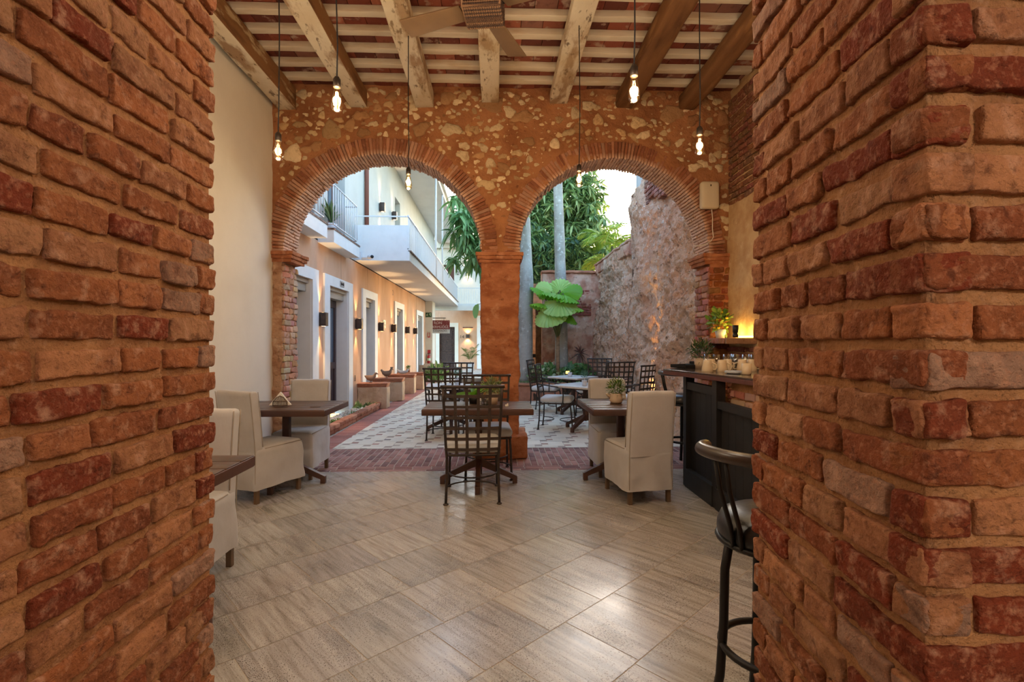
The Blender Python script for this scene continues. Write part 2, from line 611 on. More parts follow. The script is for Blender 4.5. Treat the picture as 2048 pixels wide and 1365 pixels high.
MT['cord'] = mat('black_cord', S(24, 19, 17), rough=0.7)
MT['socket'] = mat('bronze_socket', S(52, 42, 34), rough=0.45, metal=0.5)
MT['bulb'] = glassy('amber_bulb_glass', (1.0, 0.88, 0.66), 0.12)
MT['glass'] = glassy('clear_glass', (0.93, 0.96, 0.96), 0.2)
MT['filament'] = mat('glowing_filament', (1, 0.6, 0.25), emit=(1.0, 0.62, 0.24), estr=26)
MT['filament_dim'] = mat('dim_filament', (1, 0.6, 0.25), emit=(1.0, 0.50, 0.16), estr=16)
MT['sconce'] = mat('bronze_sconce', S(66, 54, 50), rough=0.5, metal=0.3, mixes=[(S(88, 70, 60), 14, 0.5, 0.7, 0.6)])
MT['lens'] = mat('lit_lens', (1, 0.7, 0.35), emit=(1.0, 0.62, 0.26), estr=14)
MT['doorwood'] = mat('dark_plum_door', S(78, 58, 58), rough=0.5, mixes=[(S(54, 38, 38), 8, 0.4, 0.7, 0.6, (1, 1, 0.15))])
MT['doorbrown'] = mat('red_brown_door', S(104, 60, 46), rough=0.55, mixes=[(S(78, 42, 34), 8, 0.4, 0.7, 0.6, (1, 1, 0.15))])
MT['doorold'] = mat('carved_dark_door', S(72, 50, 40), rough=0.7, mixes=[(S(36, 24, 20), 22, 0.46, 0.6, 0.85), (S(120, 88, 66), 34, 0.62, 0.72, 0.6)], bump=[(22, 0.8, 0.02)])
MT['lintel'] = mat('grey_wood_lintel', S(178, 166, 150), rough=0.85, mixes=[(S(136, 122, 106), 5, 0.45, 0.7, 0.7, (1, 0.2, 2))], bump=[(30, 0.5, 0.006, (1, 0.2, 1))])
MT['metalwhite'] = mat('white_railing_metal', S(222, 224, 226), rough=0.5)
MT['downpipe'] = mat('red_brown_downpipe', S(122, 70, 56), rough=0.6)
MT['trimtile'] = mat('brown_tile_trim', S(140, 110, 92), rough=0.8, mixes=[(S(70, 50, 42), 24, 0.5, 0.56, 0.8)])
MT['glasspane'] = mat('window_glass', S(96, 110, 124), rough=0.1, spec=0.8)
MT['paper'] = mat('white_napkin', S(232, 226, 214), rough=0.9, bump=[(30, 0.2, 0.003)])
MT['wire'] = mat('brown_wire', S(96, 72, 52), rough=0.5, metal=0.4)
MT['bluegrey'] = mat('blue_grey_glaze', S(176, 184, 188), rough=0.5, bump=[(20, 0.3, 0.006)])
MT['potbeige'] = mat('beige_ceramic', S(196, 174, 148), rough=0.55, mixes=[(S(170, 144, 116), 10, 0.5, 0.7, 0.5)])
MT['mug'] = mat('beige_glazed_mug', S(206, 186, 154), rough=0.25, spec=0.5)
MT['plasticwhite'] = mat('ivory_plastic', S(206, 190, 160), rough=0.45)
MT['cable'] = mat('white_cable', S(226, 216, 200), rough=0.6)
MT['leaf'] = mat('green_leaf', rough=0.42, attr=True, spec=0.45, trans=0.3)
MT['bigleaf'] = mat('bright_fan_leaf', rough=0.4, attr=True, spec=0.4, trans=0.35)
MT['bark'] = mat('smooth_grey_palm_bark', S(168, 166, 158), rough=0.9, spec=0.15,
                 mixes=[(S(126, 122, 112), 3, 0.45, 0.62, 0.7, (1, 1, 0.5)), (S(212, 214, 210), 12, 0.58, 0.7, 0.7), (S(96, 88, 76), 8, 0.6, 0.75, 0.6, (1, 1, 4))],
                 bump=[(14, 0.4, 0.01, (0.4, 0.4, 3)), (60, 0.5, 0.004)])
MT['bark2'] = mat('brown_palm_bark', S(150, 122, 94), rough=0.9, mixes=[(S(100, 78, 58), 5, 0.45, 0.65, 0.7, (1, 1, 3))], bump=[(30, 0.6, 0.008, (1, 1, 3))])
MT['stem'] = mat('green_brown_stem', S(104, 108, 62), rough=0.8)
MT['soil'] = mat('dark_garden_soil', S(72, 56, 42), rough=1.0, bump=[(20, 0.8, 0.02)])
MT['pebble'] = mat('white_pebble', rough=0.7, attr=True)
MT['birdclay'] = mat('rusty_bird_iron', S(142, 116, 96), rough=0.75, mixes=[(S(106, 80, 64), 14, 0.45, 0.65, 0.6)], bump=[(60, 0.4, 0.003)])
MT['signred'] = mat('faded_red_sign', S(126, 52, 48), rough=0.8, mixes=[(S(176, 140, 132), 14, 0.55, 0.66, 0.6)])
MT['signpale'] = mat('weathered_pale_sign', S(198, 196, 190), rough=0.8, mixes=[(S(150, 142, 134), 16, 0.54, 0.68, 0.6)])
MT['signtext'] = mat('dark_sign_paint', S(58, 46, 44), rough=0.8)
MT['signtextlight'] = mat('pale_sign_paint', S(214, 188, 180), rough=0.8)
MT['exitgreen'] = mat('exit_green', S(28, 74, 40), rough=0.5)
MT['exitwhite'] = mat('exit_pale_green', S(206, 224, 190), rough=0.5)
MT['red'] = mat('extinguisher_red', S(168, 30, 36), rough=0.35)
MT['redsign'] = mat('red_notice', S(186, 44, 50), rough=0.5)
MT['potwhite'] = mat('white_planter', S(206, 210, 214), rough=0.6)
MT['plaque'] = mat('grey_plaque', S(160, 160, 158), rough=0.5)
MT['concrete'] = mat('grey_concrete', S(186, 188, 192), rough=0.9, mixes=[(S(150, 152, 154), 2, 0.4, 0.7, 0.6)])
MT['orange'] = mat('lit_amber_lens', (1, 0.6, 0.15), emit=(1.0, 0.5, 0.08), estr=5)
MT['ledstrip'] = mat('yellow_light_strip', (1, 0.8, 0.3), emit=(1.0, 0.72, 0.20), estr=14)
MT['innerwall'] = mat('entrance_room_plaster', S(214, 192, 164), rough=0.9)


def floor_mat():
    m = bpy.data.materials.new('travertine_tile')
    m.use_nodes = True
    N, L = m.node_tree.nodes, m.node_tree.links
    b = N['Principled BSDF']
    uv = N.new('ShaderNodeUVMap')
    mp = N.new('ShaderNodeMapping')
    mp.inputs['Scale'].default_value = (13, 0.95, 1)
    L.new(uv.outputs[0], mp.inputs[0])
    n1 = N.new('ShaderNodeTexNoise')
    n1.inputs['Scale'].default_value = 2.2
    n1.inputs['Detail'].default_value = 8
    n1.inputs['Roughness'].default_value = 0.68
    n1.inputs['Distortion'].default_value = 0.5
    L.new(mp.outputs[0], n1.inputs['Vector'])
    rp = N.new('ShaderNodeValToRGB')
    e = rp.color_ramp.elements
    e[0].position, e[0].color = 0.28, (*S(116, 106, 96), 1)
    e[1].position, e[1].color = 0.72, (*S(196, 190, 182), 1)
    k = e.new(0.5)
    k.color = (*S(172, 166, 158), 1)
    L.new(n1.outputs[0], rp.inputs[0])
    at = N.new('ShaderNodeAttribute')
    at.attribute_name = 'Col'
    mx = N.new('ShaderNodeMix')
    mx.data_type = 'RGBA'
    mx.blend_type = 'MULTIPLY'
    mx.inputs[0].default_value = 1
    L.new(rp.outputs[0], mx.inputs[6])
    L.new(at.outputs['Color'], mx.inputs[7])
    # pits
    mp2 = N.new('ShaderNodeMapping')
    mp2.inputs['Scale'].default_value = (70, 26, 1)
    L.new(uv.outputs[0], mp2.inputs[0])
    n2 = N.new('ShaderNodeTexNoise')
    n2.inputs['Scale'].default_value = 4
    n2.inputs['Detail'].default_value = 3
    L.new(mp2.outputs[0], n2.inputs['Vector'])
    n3 = N.new('ShaderNodeTexNoise')
    n3.inputs['Scale'].default_value = 2.6
    L.new(uv.outputs[0], n3.inputs['Vector'])
    ad = N.new('ShaderNodeMath')
    ad.operation = 'MULTIPLY_ADD'
    ad.inputs[1].default_value = 0.30
    L.new(n3.outputs[0], ad.inputs[0])
    L.new(n2.outputs[0], ad.inputs[2])
    mr = N.new('ShaderNodeMapRange')
    mr.inputs[1].default_value = 0.735
    mr.inputs[2].default_value = 0.775
    L.new(ad.outputs[0], mr.inputs[0])
    mx2 = N.new('ShaderNodeMix')
    mx2.data_type = 'RGBA'
    L.new(mr.outputs[0], mx2.inputs[0])
    L.new(mx.outputs[2], mx2.inputs[6])
    mx2.inputs[7].default_value = (*S(78, 62, 48), 1)
    L.new(mx2.outputs[2], b.inputs['Base Color'])
    rr = N.new('ShaderNodeMapRange')
    rr.inputs[3].default_value = 0.15
    rr.inputs[4].default_value = 0.36
    L.new(n3.outputs[0], rr.inputs[0])
    L.new(rr.outputs[0], b.inputs['Roughness'])
    bp = N.new('ShaderNodeBump')
    bp.invert = True
    bp.inputs['Strength'].default_value = 0.25
    bp.inputs['Distance'].default_value = 0.003
    L.new(mr.outputs[0], bp.inputs['Height'])
    bp2 = N.new('ShaderNodeBump')
    bp2.inputs['Strength'].default_value = 0.10
    bp2.inputs['Distance'].default_value = 0.004
    L.new(n1.outputs[0], bp2.inputs['Height'])
    L.new(bp.outputs[0], bp2.inputs['Normal'])
    L.new(bp2.outputs[0], b.inputs['Normal'])
    return m


MT['travertine'] = floor_mat()
MT['tgrout'] = mat('pale_floor_grout', S(182, 168, 150), rough=0.8)

# key planes of the place (metres)
XL, XR = -2.55, 2.76          # dining room side walls
YN, YF, YB = 1.40, 5.82, 6.22  # near wall back face, arcade front, arcade back
ZC = 4.31                     # ceiling underside
XW = -2.76                    # courtyard house wall
XG = 2.56                     # garden side wall

# ------------------------------------------------------------------ interior floor (tiles laid diagonally)
fl = MB()
ang = R(42.3)
ca, sa = math.cos(ang), math.sin(ang)
W_ = 0.405
org = np.array((-0.855, 2.416))
X0, X1, Y0, Y1 = -3.0, 3.2, -3.6, 5.25


def clip_poly(poly, axis, val, keep_less):
    out = []
    n = len(poly)
    for i in range(n):
        a, b_ = poly[i], poly[(i + 1) % n]
        ia = (a[axis] <= val) == keep_less
        ib = (b_[axis] <= val) == keep_less
        if ia:
            out.append(a)
        if ia != ib:
            t = (val - a[axis]) / (b_[axis] - a[axis])
            out.append((a[0] + t * (b_[0] - a[0]), a[1] + t * (b_[1] - a[1])))
    return out


for r_ in range(-18, 19):
    off = random.uniform(0, W_)
    u = -9.0 + off
    while u < 9:
        Lt = W_ * random.choice((1, 1, 1, 1.0))
        g = 0.0024
        uv4 = [(u + g, r_ * W_ + g), (u + Lt - g, r_ * W_ + g), (u + Lt - g, (r_ + 1) * W_ - g), (u + g, (r_ + 1) * W_ - g)]
        pts = [(org[0] + a * ca - b_ * sa, org[1] + a * sa + b_ * ca) for a, b_ in uv4]
        for ax, val, less in ((0, X0, False), (0, X1, True), (1, Y0, False), (1, Y1, True)):
            pts = clip_poly(pts, ax, val, less)
            if len(pts) < 3:
                break
        if len(pts) >= 3:
            t = random.uniform(0.84, 1.06)
            fl.add([(x, y, 0) for x, y in pts], [tuple(range(len(pts)))], (t, t * random.uniform(0.97, 1.0), t * random.uniform(0.93, 1.0)))
            o1, o2 = random.uniform(0, 40), random.uniform(0, 40)
            fl.U.append(np.array([((x - org[0]) * ca + (y - org[1]) * sa + o1, -(x - org[0]) * sa + (y - org[1]) * ca + o2) for x, y in pts]))
        u += Lt
fl.add([(X0, Y0, -0.0015), (X1, Y0, -0.0015), (X1, Y1, -0.0015), (X0, Y1, -0.0015)], [(0, 1, 2, 3)], (1, 1, 1), 1)
fl.U.append(np.zeros((4, 2)))
floor = struct(fl.build('floor', [MT['travertine'], MT['tgrout']], smooth=False))

# ------------------------------------------------------------------ courtyard floor: brick threshold, brick edging, white tiles with small insets
cf = MB()
PV = [S(150, 108, 100), S(136, 94, 88), S(164, 122, 112), S(124, 88, 84), S(156, 116, 110)]


def pavebrick(x0, y0, x1, y1, z=0.0, c=None):
    g = 0.004
    V, F = rb_template(np.array(((x1 - x0) / 2 - g, (y1 - y0) / 2 - g, 0.03)), 0.006, (2, 2, 2))
    k = random.uniform(0.8, 1.12)
    c = c or random.choice(PV)
    V = V + np.array(((x0 + x1) / 2, (y0 + y1) / 2, z - 0.03 + random.uniform(-0.0025, 0.0015)))
    cf.add(V, F, tuple(q * k for q in c), 0)


y = 5.255
for rr in range(3):                       # courses laid along the edge of the room
    x = -2.75 + random.uniform(-0.2, 0)
    while x < 2.9:
        pavebrick(x, y, x + 0.2, y + 0.07)
        x += 0.2
    y += 0.07
yb = y
x = -2.75
i = 0
while x < 2.9:                             # courses laid lengthwise under the arches
    y = yb - (0.1 if i % 2 else 0)
    while y < 6.36:
        a, b_ = max(y, yb), min(y + 0.2, 6.36)
        if b_ - a > 0.03:
            pavebrick(x, a, x + 0.075, b_)
        y += 0.2
    x += 0.075
    i += 1
y = 6.36
while y < 13.8:                            # thin brick edging beside the kerb
    xl, xr = -2.33 + 0.006 * (y - 6.4), -2.05 + 0.02 * (y - 6.4)
    pavebrick(xl, y, xr, y + 0.058, c=S(168, 112, 100))
    y += 0.058
y = 13.8
while y < 24.4:
    pavebrick(-2.75, y, -1.9, y + 0.2)
    y += 0.2
# pinwheel of large pale tiles and small insets
Lg, Sm = 0.292, 0.092
INS = [S(176, 130, 116), S(150, 118, 110), S(166, 150, 138), S(140, 128, 124), S(160, 112, 98)]
for i in range(-60, 60):
    for j in range(-40, 90):
        px_ = -2.0 - i * Lg + j * Sm
        py_ = 6.4 + i * Sm + j * Lg
        if py_ > 23 or py_ < 5.9 or px_ > 3 or px_ < -2.6:
            continue

        def quad(x0, y0, x1, y1, c, h):
            g = 0.0025
            x0, y0, x1, y1 = x0 + g, y0 + g, x1 - g, y1 - g
            lim = -2.05 + 0.02 * (max(y0, 6.4) - 6.4)
            x0, y0 = max(x0, lim), max(y0, 6.362)
            x1 = min(x1, 2.9)
            if x1 - x0 < 0.01 or y1 - y0 < 0.01:
                return
            cf.add([(x0, y0, h), (x1, y0, h), (x1, y1, h), (x0, y1, h)], [(0, 1, 2, 3)], c, 1)
        k = random.uniform(0.86, 1.04)
        quad(px_ - Lg, py_, px_, py_ + Lg, tuple(q * k for q in S(226, 218, 200)), 0.0)
        k = random.uniform(0.8, 1.1)
        c = random.choice(INS)
        if random.random() < 0.12:
            c = S(212, 202, 184)
        quad(px_, py_, px_ + Sm, py_ + Sm, tuple(q * k for q in c), 0.001)
cf.add([(-2.9, 5.25, -0.004), (3.0, 5.25, -0.004), (3.0, 26, -0.004), (-2.9, 26, -0.004)], [(0, 1, 2, 3)], (1, 1, 1), 2)
struct(cf.build('floor_courtyard', [MT['pave'], MT['ctile'], MT['pgrout']]))


# ------------------------------------------------------------------ brick facing generator
BR = [S(164, 104, 68), S(154, 94, 58), S(172, 118, 82), S(142, 84, 52), S(160, 108, 76), S(136, 76, 48), S(170, 122, 88)]


def brick_col():
    r_ = random.random()
    if r_ < 0.14:
        c, k = S(130, 60, 38), random.uniform(0.75, 1.0)
    elif r_ < 0.19:
        c, k = S(158, 122, 102), random.uniform(0.85, 1.05)
    else:
        c, k = random.choice(BR), random.uniform(0.85, 1.12)
    return tuple(q * k for q in c)


def facing(mb, o, u, nrm, width, height, course, hb, mn, mx_, depth, proud, n=(9, 3, 3), r=0.008, amp=0.004, sc_=22, cols=brick_col, m=0, z0=0.0,
           gap=0.013, skip=None, wob=0.004, ends=True, tilt=0.012):
    """courses of separate rough bricks on a face; o = origin, u = direction along, nrm = outward normal"""
    o, u, nrm = np.array(o, float), np.array(u, float), np.array(nrm, float)
    k, seed = 0, random.randint(0, 9999)
    z = z0
    while z + hb <= height + 1e-6:
        s = 0.0
        first = True
        while s < width - 0.02:
            L = random.uniform(mn, mx_)
            if first and ends:
                L = (mn * 0.55 if k % 2 else mx_) * random.uniform(0.9, 1.1)
            first = False
            if s + L > width - 0.05:
                L = width - s
            a = s + (gap / 2 if s > 0 else 0)
            b_ = s + L - (gap / 2 if s + L < width - 1e-6 else 0)
            if not (skip and skip((a + b_) / 2, z + hb / 2)):
                pr = proud + random.uniform(-wob, wob)
                hz = hb * random.uniform(0.92, 1.06)
                V, F = rb_template(np.array((round((b_ - a) / 2, 2), depth / 2, round(hz / 2, 3))), r, n)
                V = V.copy()
                V[:, 0] *= ((b_ - a) / 2) / round((b_ - a) / 2, 2) if (b_ - a) / 2 > 0.006 else 1
                V[:, 2] += V[:, 0] * random.uniform(-tilt, tilt) * 2
                V[:, 1] += V[:, 0] * random.uniform(-tilt, tilt)
                seed += 1
                V = V + amp * (nvec(V * sc_ + seed * 5.3, seed % 97, 3) + 0.5 * nvec(V * sc_ * 0.3 + seed * 2.3, seed % 89, 1))
                cx = (a + b_) / 2
                Wd = o + (V[:, :1] + cx) * u + (V[:, 1:2] + pr - depth / 2) * nrm + (V[:, 2:] + z + hb / 2) * np.array((0, 0, 1.0))
                mb.add(Wd, F, cols(), m)
            s += L
        z += course
        k += 1


# ------------------------------------------------------------------ foreground brick wall with its opening
def near_wall(name, xa_front, xa_back, y0, y1, side):
    """side -1: wall to the left of the opening, +1 to the right"""
    mb = MB()
    zt = 2.9
    p0, p1 = np.array((xa_front, y0, 0.0)), np.array((xa_back, y1, 0.0))
    u = (p1 - p0)
    Lr = np.linalg.norm(u)
    u /= Lr
    nrm = np.array((-side * u[1], side * u[0], 0)) if False else np.array((u[1], -u[0], 0)) * (-side)
    cs, hb = 0.0715, 0.053
    facing(mb, p0, u, nrm, Lr, zt, cs, hb, 0.12, 0.215, 0.07, 0.004, n=(22, 3, 8), r=0.006, amp=0.0042, sc_=30, z0=0.004)
    # front face toward the entrance room
    out = 1.3
    facing(mb, (xa_front, y0, 0), (side, 0, 0), (0, -1, 0), out, zt, cs, hb, 0.12, 0.23, 0.07, 0.004, n=(18, 3, 8), r=0.006, amp=0.0042, sc_=30, z0=0.004)
    # back face toward the dining room
    facing(mb, (xa_back, y1, 0), (side, 0, 0), (0, 1, 0), 0.5, zt, cs, hb, 0.12, 0.23, 0.07, 0.004, n=(5, 3, 3), r=0.007, amp=0.0045, z0=0.004)
    # mortar body, gently uneven
    ins = 0.008
    xo = side * 3.4
    nu, nz = 22, 70
    grid = []
    zs = np.linspace(0, zt, nz)
    path = [np.array((xo, y0 + ins)), np.array((xa_front + side * 0.9, y0 + ins))]
    path += [np.array((xa_front + side * ins + side * t, y0 + ins)) for t in np.linspace(0.5, 0.04, 8)]
    path += [np.array((p0[0] + u[0] * t * Lr, p0[1] + u[1] * t * Lr)) + np.array((side * ins, ins if t == 0 else (-ins if t == 1 else 0))) for t in np.linspace(0, 1, 26)]
    path += [np.array((xa_back + side * t, y1 - ins)) for t in (0.05, 0.3, 0.9)] + [np.array((xo, y1 - ins))]
    path = np.array(path)
    P = np.zeros((len(path), nz, 3))
    P[:, :, 0] = path[:, 0:1]
    P[:, :, 1] = path[:, 1:2]
    P[:, :, 2] = zs[None, :]
    V = P.reshape(-1, 3)
    V = V + 0.003 * nvec(V * 30, 5, 2) * np.array((1, 1, 0))
    I = (np.arange(len(path) - 1)[:, None] * nz + np.arange(nz - 1)[None, :]).ravel()
    F = np.stack([I, I + nz, I + nz + 1, I + 1], 1)
    if side > 0:
        F = F[:, ::-1]
    mb.add(V, F, (1, 1, 1), 1)
    return struct(mb.build(name, [MT['brick'], MT['mortar']]))


near_wall('wall_near_left', -0.79, -0.80, 0.66, 1.45, -1)
near_wall('wall_near_right', 0.62, 0.685, 0.70, 1.30, 1)
mb = MB()
mb.box((0, 1.05, 3.62), (6.6, 0.7, 1.44))
struct(mb.build('wall_near_header', MT['mortar']))

# entrance room shell behind the camera (closes the room off from the sky)
mb = MB()
mb.box((0, -3.65, 1.6), (6.8, 0.1, 3.3))
mb.box((-3.05, -1.5, 1.6), (0.1, 4.5, 3.3))
mb.box((3.25, -1.5, 1.6), (0.1, 4.5, 3.3))
struct(mb.build('wall_entrance', MT['innerwall']))
mb = MB()
mb.box((0, -1.5, 3.3), (6.8, 4.5, 0.1))
struct(mb.build('ceiling_entrance', MT['innerwall']))


# ------------------------------------------------------------------ dining room side walls
def grid_wall(mb, fx, us, vs_, m=0, flip=False, c=(1, 1, 1)):
    U, Vv = np.meshgrid(us, vs_, indexing='ij')
    P = fx(U.ravel(), Vv.ravel())
    nv = len(vs_)
    I = (np.arange(len(us) - 1)[:, None] * nv + np.arange(nv - 1)[None, :]).ravel()
    F = np.stack([I, I + nv, I + nv + 1, I + 1], 1)
    if flip:
        F = F[:, ::-1]
    mb.add(P, F, c, m)


mb = MB()
mb.box((XL - 0.1, (1.2 + 6.22) / 2, ZC / 2), (0.2, 6.22 - 1.2, ZC))
struct(mb.build('wall_left', MT['cream'], smooth=False))

mb = MB()
ys, zs = np.linspace(1.2, 5.84, 90), np.linspace(0, ZC, 90)


def fxr(y_, z_):
    p = np.stack([0 * y_, y_, z_], 1)
    x_ = XR - 0.012 * fbm(p * 5, 3, 4)
    edge = 2.95 + 0.12 * fbm(p * np.array((0, 3, 0)), 9, 2)
    x_ = x_ + np.where(z_ > edge, 0.02, 0)
    return np.stack([x_, y_, z_], 1)


grid_wall(mb, fxr, ys, zs, 0, flip=True)
facing(mb, (XR + 0.015, 5.82, 2.95), (0, -1, 0), (-1, 0, 0), 1.6, 1.3, 0.07, 0.052, 0.12, 0.22, 0.05, 0.02, n=(5, 2, 3), m=1, cols=lambda: tuple(q * random.uniform(0.6, 0.9) for q in S(150, 100, 74)))
facing(mb, (XR, 5.82, 0.4), (0, -1, 0), (-1, 0, 0), 1.2, 0.95, 0.07, 0.052, 0.12, 0.22, 0.05, 0.02, n=(5, 2, 3), m=1, cols=lambda: tuple(q * random.uniform(0.7, 1.0) for q in S(156, 96, 74)))
struct(mb.build('wall_right', [MT['old'], MT['brick']]))

# ------------------------------------------------------------------ arcade wall: piers, two brick arches, rubble spandrels
A1 = (-2.425, -0.162)
A2 = (0.282, 2.52)
ZS = 2.385
RING = 0.195


def arc(ax):
    return (ax[0] + ax[1]) / 2, (ax[1] - ax[0]) / 2


mb = MB()


def wall_y(x_, z_, base, s):
    p = np.stack([x_, 0 * x_ + base, z_], 1)
    return base + s * (0.02 * fbm(p * 3.2, 11, 4) + 0.008 * fbm(p * 14, 21, 2))


def panel(xs, zb, n=44, base=YF, s=-1, ztop=ZC + 0.02, m=0):
    t = np.linspace(0, 1, n)
    X_ = np.repeat(xs, n)
    Z_ = (zb[:, None] + (ztop - zb)[:, None] * t[None, :]).ravel()
    Y_ = wall_y(X_, Z_, base, s)
    I = (np.arange(len(xs) - 1)[:, None] * n + np.arange(n - 1)[None, :]).ravel()
    F = np.stack([I, I + n, I + n + 1, I + 1], 1)
    mb.add(np.stack([X_, Y_, Z_], 1), F if s < 0 else F[:, ::-1], (1, 1, 1), m)


for base, s in ((YF, -1), (YB, 1)):
    for ax in (A1, A2):
        cx, r_ = arc(ax)
        th_ = np.linspace(math.pi, 0, 60)
        panel(cx + (r_ + 0.012) * np.cos(th_), ZS + (r_ + 0.012) * np.sin(th_), base=base, s=s)
    for xa, xb in ((-2.56, A1[0] - 0.012), (A1[1] + 0.012, A2[0] - 0.012), (A2[1] + 0.012, 2.80)):
        xs = np.linspace(xa, xb, 12)
        panel(xs, np.full(12, ZS), base=base, s=s)
# undersides behind the ring bricks
for ax in (A1, A2):
    cx, r_ = arc(ax)
    th_ = np.linspace(0, math.pi, 60)
    V = []
    for t in th_:
        for y_ in (YF, YB):
            V.append((cx + (r_ + 0.012) * math.cos(t), y_, ZS + (r_ + 0.012) * math.sin(t)))
    F = [(2 * i, 2 * i + 1, 2 * i + 3, 2 * i + 2) for i in range(59)]
    mb.add(V, F, (1, 1, 1), 0)
# arch bricks
AB = [S(164, 110, 82), S(152, 96, 68), S(176, 124, 96), S(140, 88, 64), S(170, 128, 104)]
sd = 0
for ax in (A1, A2):
    cx, r_ = arc(ax)
    nb = 100
    for i in range(nb):
        t0 = math.pi * i / nb
        t1 = math.pi * (i + 1) / nb
        tm = (t0 + t1) / 2
        th2 = 0.5 * (r_ + RING / 2) * (t1 - t0)
        # pieces through the thickness of the wall
        cuts = [YF - 0.018] + sorted(random.uniform(0.25, 0.75) * (YB - YF) + YF for _ in range(1)) + [YB + 0.012]
        if i % 2:
            cuts = [YF - 0.018, YF + 0.13 + random.uniform(-0.02, 0.02), YF + 0.27 + random.uniform(-0.02, 0.02), YB + 0.012]
        for a, b_ in zip(cuts[:-1], cuts[1:]):
            L = RING * random.uniform(0.93, 1.05)
            hy = round((b_ - a) / 2 - 0.003, 2)
            V, F = rb_template(np.array((round(L / 2, 2), hy, 0.0165)), 0.006, (4, 4, 2))
            V = V.copy()
            V[:, 2] *= th2 * 0.86 / 0.0165 * random.uniform(0.9, 1.03) * (1 + 0.15 * V[:, 0] / (L / 2))
            sd += 1
            V = V + 0.004 * nvec(V * 26 + sd * 3.1, sd % 89, 2)
            V[:, 0] += r_ + L / 2 - 0.004 + random.uniform(-0.006, 0.008)
            Wd = np.stack([cx + V[:, 0] * math.cos(tm) - V[:, 2] * math.sin(tm), (a + b_) / 2 + V[:, 1], ZS + V[:, 0] * math.sin(tm) + V[:, 2] * math.cos(tm)], 1)
            k = random.uniform(0.82, 1.12)
            c = random.choice(AB)
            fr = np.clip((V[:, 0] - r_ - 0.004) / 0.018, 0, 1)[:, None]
            CC = np.array(S(206, 168, 144))[None, :] * k * (1 - fr) + np.array(c)[None, :] * k * fr  # paler inner face: limewash, with daylight on the soffit put into the colour
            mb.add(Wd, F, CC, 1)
# stones set in the mortar
ST = [S(210, 180, 136), S(196, 160, 116), S(222, 196, 156), S(176, 132, 92), S(160, 114, 78), S(186, 142, 100)]
placed = []
tries = 0
while tries < 16000:
    tries += 1
    big = random.random()
    a = random.uniform(0.09, 0.15) if big < 0.10 else (random.uniform(0.045, 0.085) if big < 0.45 else random.uniform(0.02, 0.045))
    x, z = random.uniform(-2.5, 2.74), random.uniform(2.45, 4.26)
    ok = True
    for ax in (A1, A2):
        cx, r_ = arc(ax)
        if z > ZS - 0.1 and math.hypot(x - cx, z - ZS) < r_ + RING + a * 0.85:
            ok = False
    if abs(x - 2.5) < 0.22 and abs(z - 3.08) < 0.3:
        ok = False
    if not ok:
        continue
    if any((x - q[0]) ** 2 + (z - q[1]) ** 2 < (0.74 * (a + q[2])) ** 2 for q in placed):
        continue
    placed.append((x, z, a))
for (x, z, a) in placed:
    if a < 0.05 and random.random() < 0.08:
        continue
    asp = random.uniform(0.55, 0.95)
    tl = random.uniform(-0.5, 0.5)
    n1, n2 = 14, 5
    V, F = [], []
    sd += 1
    ph = random.uniform(0, 99)
    for j in range(n2 + 1):
        f = j / n2
        for i in range(n1):
            t = 2 * math.pi * i / n1
            irr = 1 + 0.26 * math.sin(t * 2 + ph) * math.sin(ph * 3) + 0.15 * math.sin(t * 3 + ph * 2) + 0.10 * math.sin(t * 5 + ph * 4)
            rr = a * irr * (1 - f ** 2.6) if j < n2 else 0.0
            dx, dz = rr * math.cos(t), rr * asp * math.sin(t)
            V.append((x + dx * math.cos(tl) - dz * math.sin(tl), -min(a, 0.09) * 0.34 * (1 - (1 - f) ** 2.2) + 0.012, z + dx * math.sin(tl) + dz * math.cos(tl)))
    V = np.array(V)
    V[:, 1] += float(wall_y(np.array([x]), np.array([z]), YF, -1)[0]) - 0.002
    V = V + 0.05 * a * nvec(V * 40, sd % 83, 2)
    for j in range(n2):
        for i in range(n1):
            i2 = (i + 1) % n1
            F.append((j * n1 + i, j * n1 + i2, (j + 1) * n1 + i2, (j + 1) * n1 + i))
    k = random.uniform(0.75, 1.1)
    c = random.choice(ST[:3]) if (a < 0.06 and random.random() < 0.75) or random.random() < 0.3 else random.choice(ST[2:])
    mb.add(V, [f[::-1] for f in F], tuple(q * k for q in c), 2)
# end piers: rough masonry and bricked jambs
mb.box(((-2.56 + A1[0] - 0.02) / 2, (YF + YB) / 2, ZS / 2), (abs(-2.56 - A1[0] + 0.02), YB - YF, ZS), m=4, r=0.01, n=(8, 16, 90), amp=0.02, sc_=9, seed=3)
facing(mb, (A1[0] - 0.01, YF + 0.02, 0), (0, 1, 0), (1, 0, 0), YB - YF, ZS - 0.09, 0.07, 0.064, 0.08, 0.18, 0.08, 0.008, n=(6, 2, 4), r=0.010, amp=0.010, sc_=14, m=1, gap=0.006,
       cols=lambda: tuple(q * random.uniform(0.75, 1.1) for q in random.choice([S(198, 162, 138), S(192, 152, 128), S(202, 170, 148), S(184, 140, 116)])))
mb.box(((A2[1] + 0.02 + 2.82) / 2, (YF + YB) / 2, ZS / 2), (2.82 - A2[1] - 0.02, YB - YF, ZS), m=3, r=0.01, n=(6, 16, 60), amp=0.012, sc_=6, seed=5)
facing(mb, (A2[1] + 0.01, YF + 0.01, 0), (0, 1, 0), (-1, 0, 0), YB - YF, ZS - 0.09, 0.075, 0.062, 0.10, 0.2, 0.08, 0.012, n=(6, 2, 4), r=0.012, amp=0.010, sc_=12, m=1, gap=0.01,
       cols=lambda: tuple(q * random.uniform(0.8, 1.1) for q in random.choice([S(176, 122, 108), S(166, 108, 92), S(188, 146, 130), S(152, 96, 82)])))
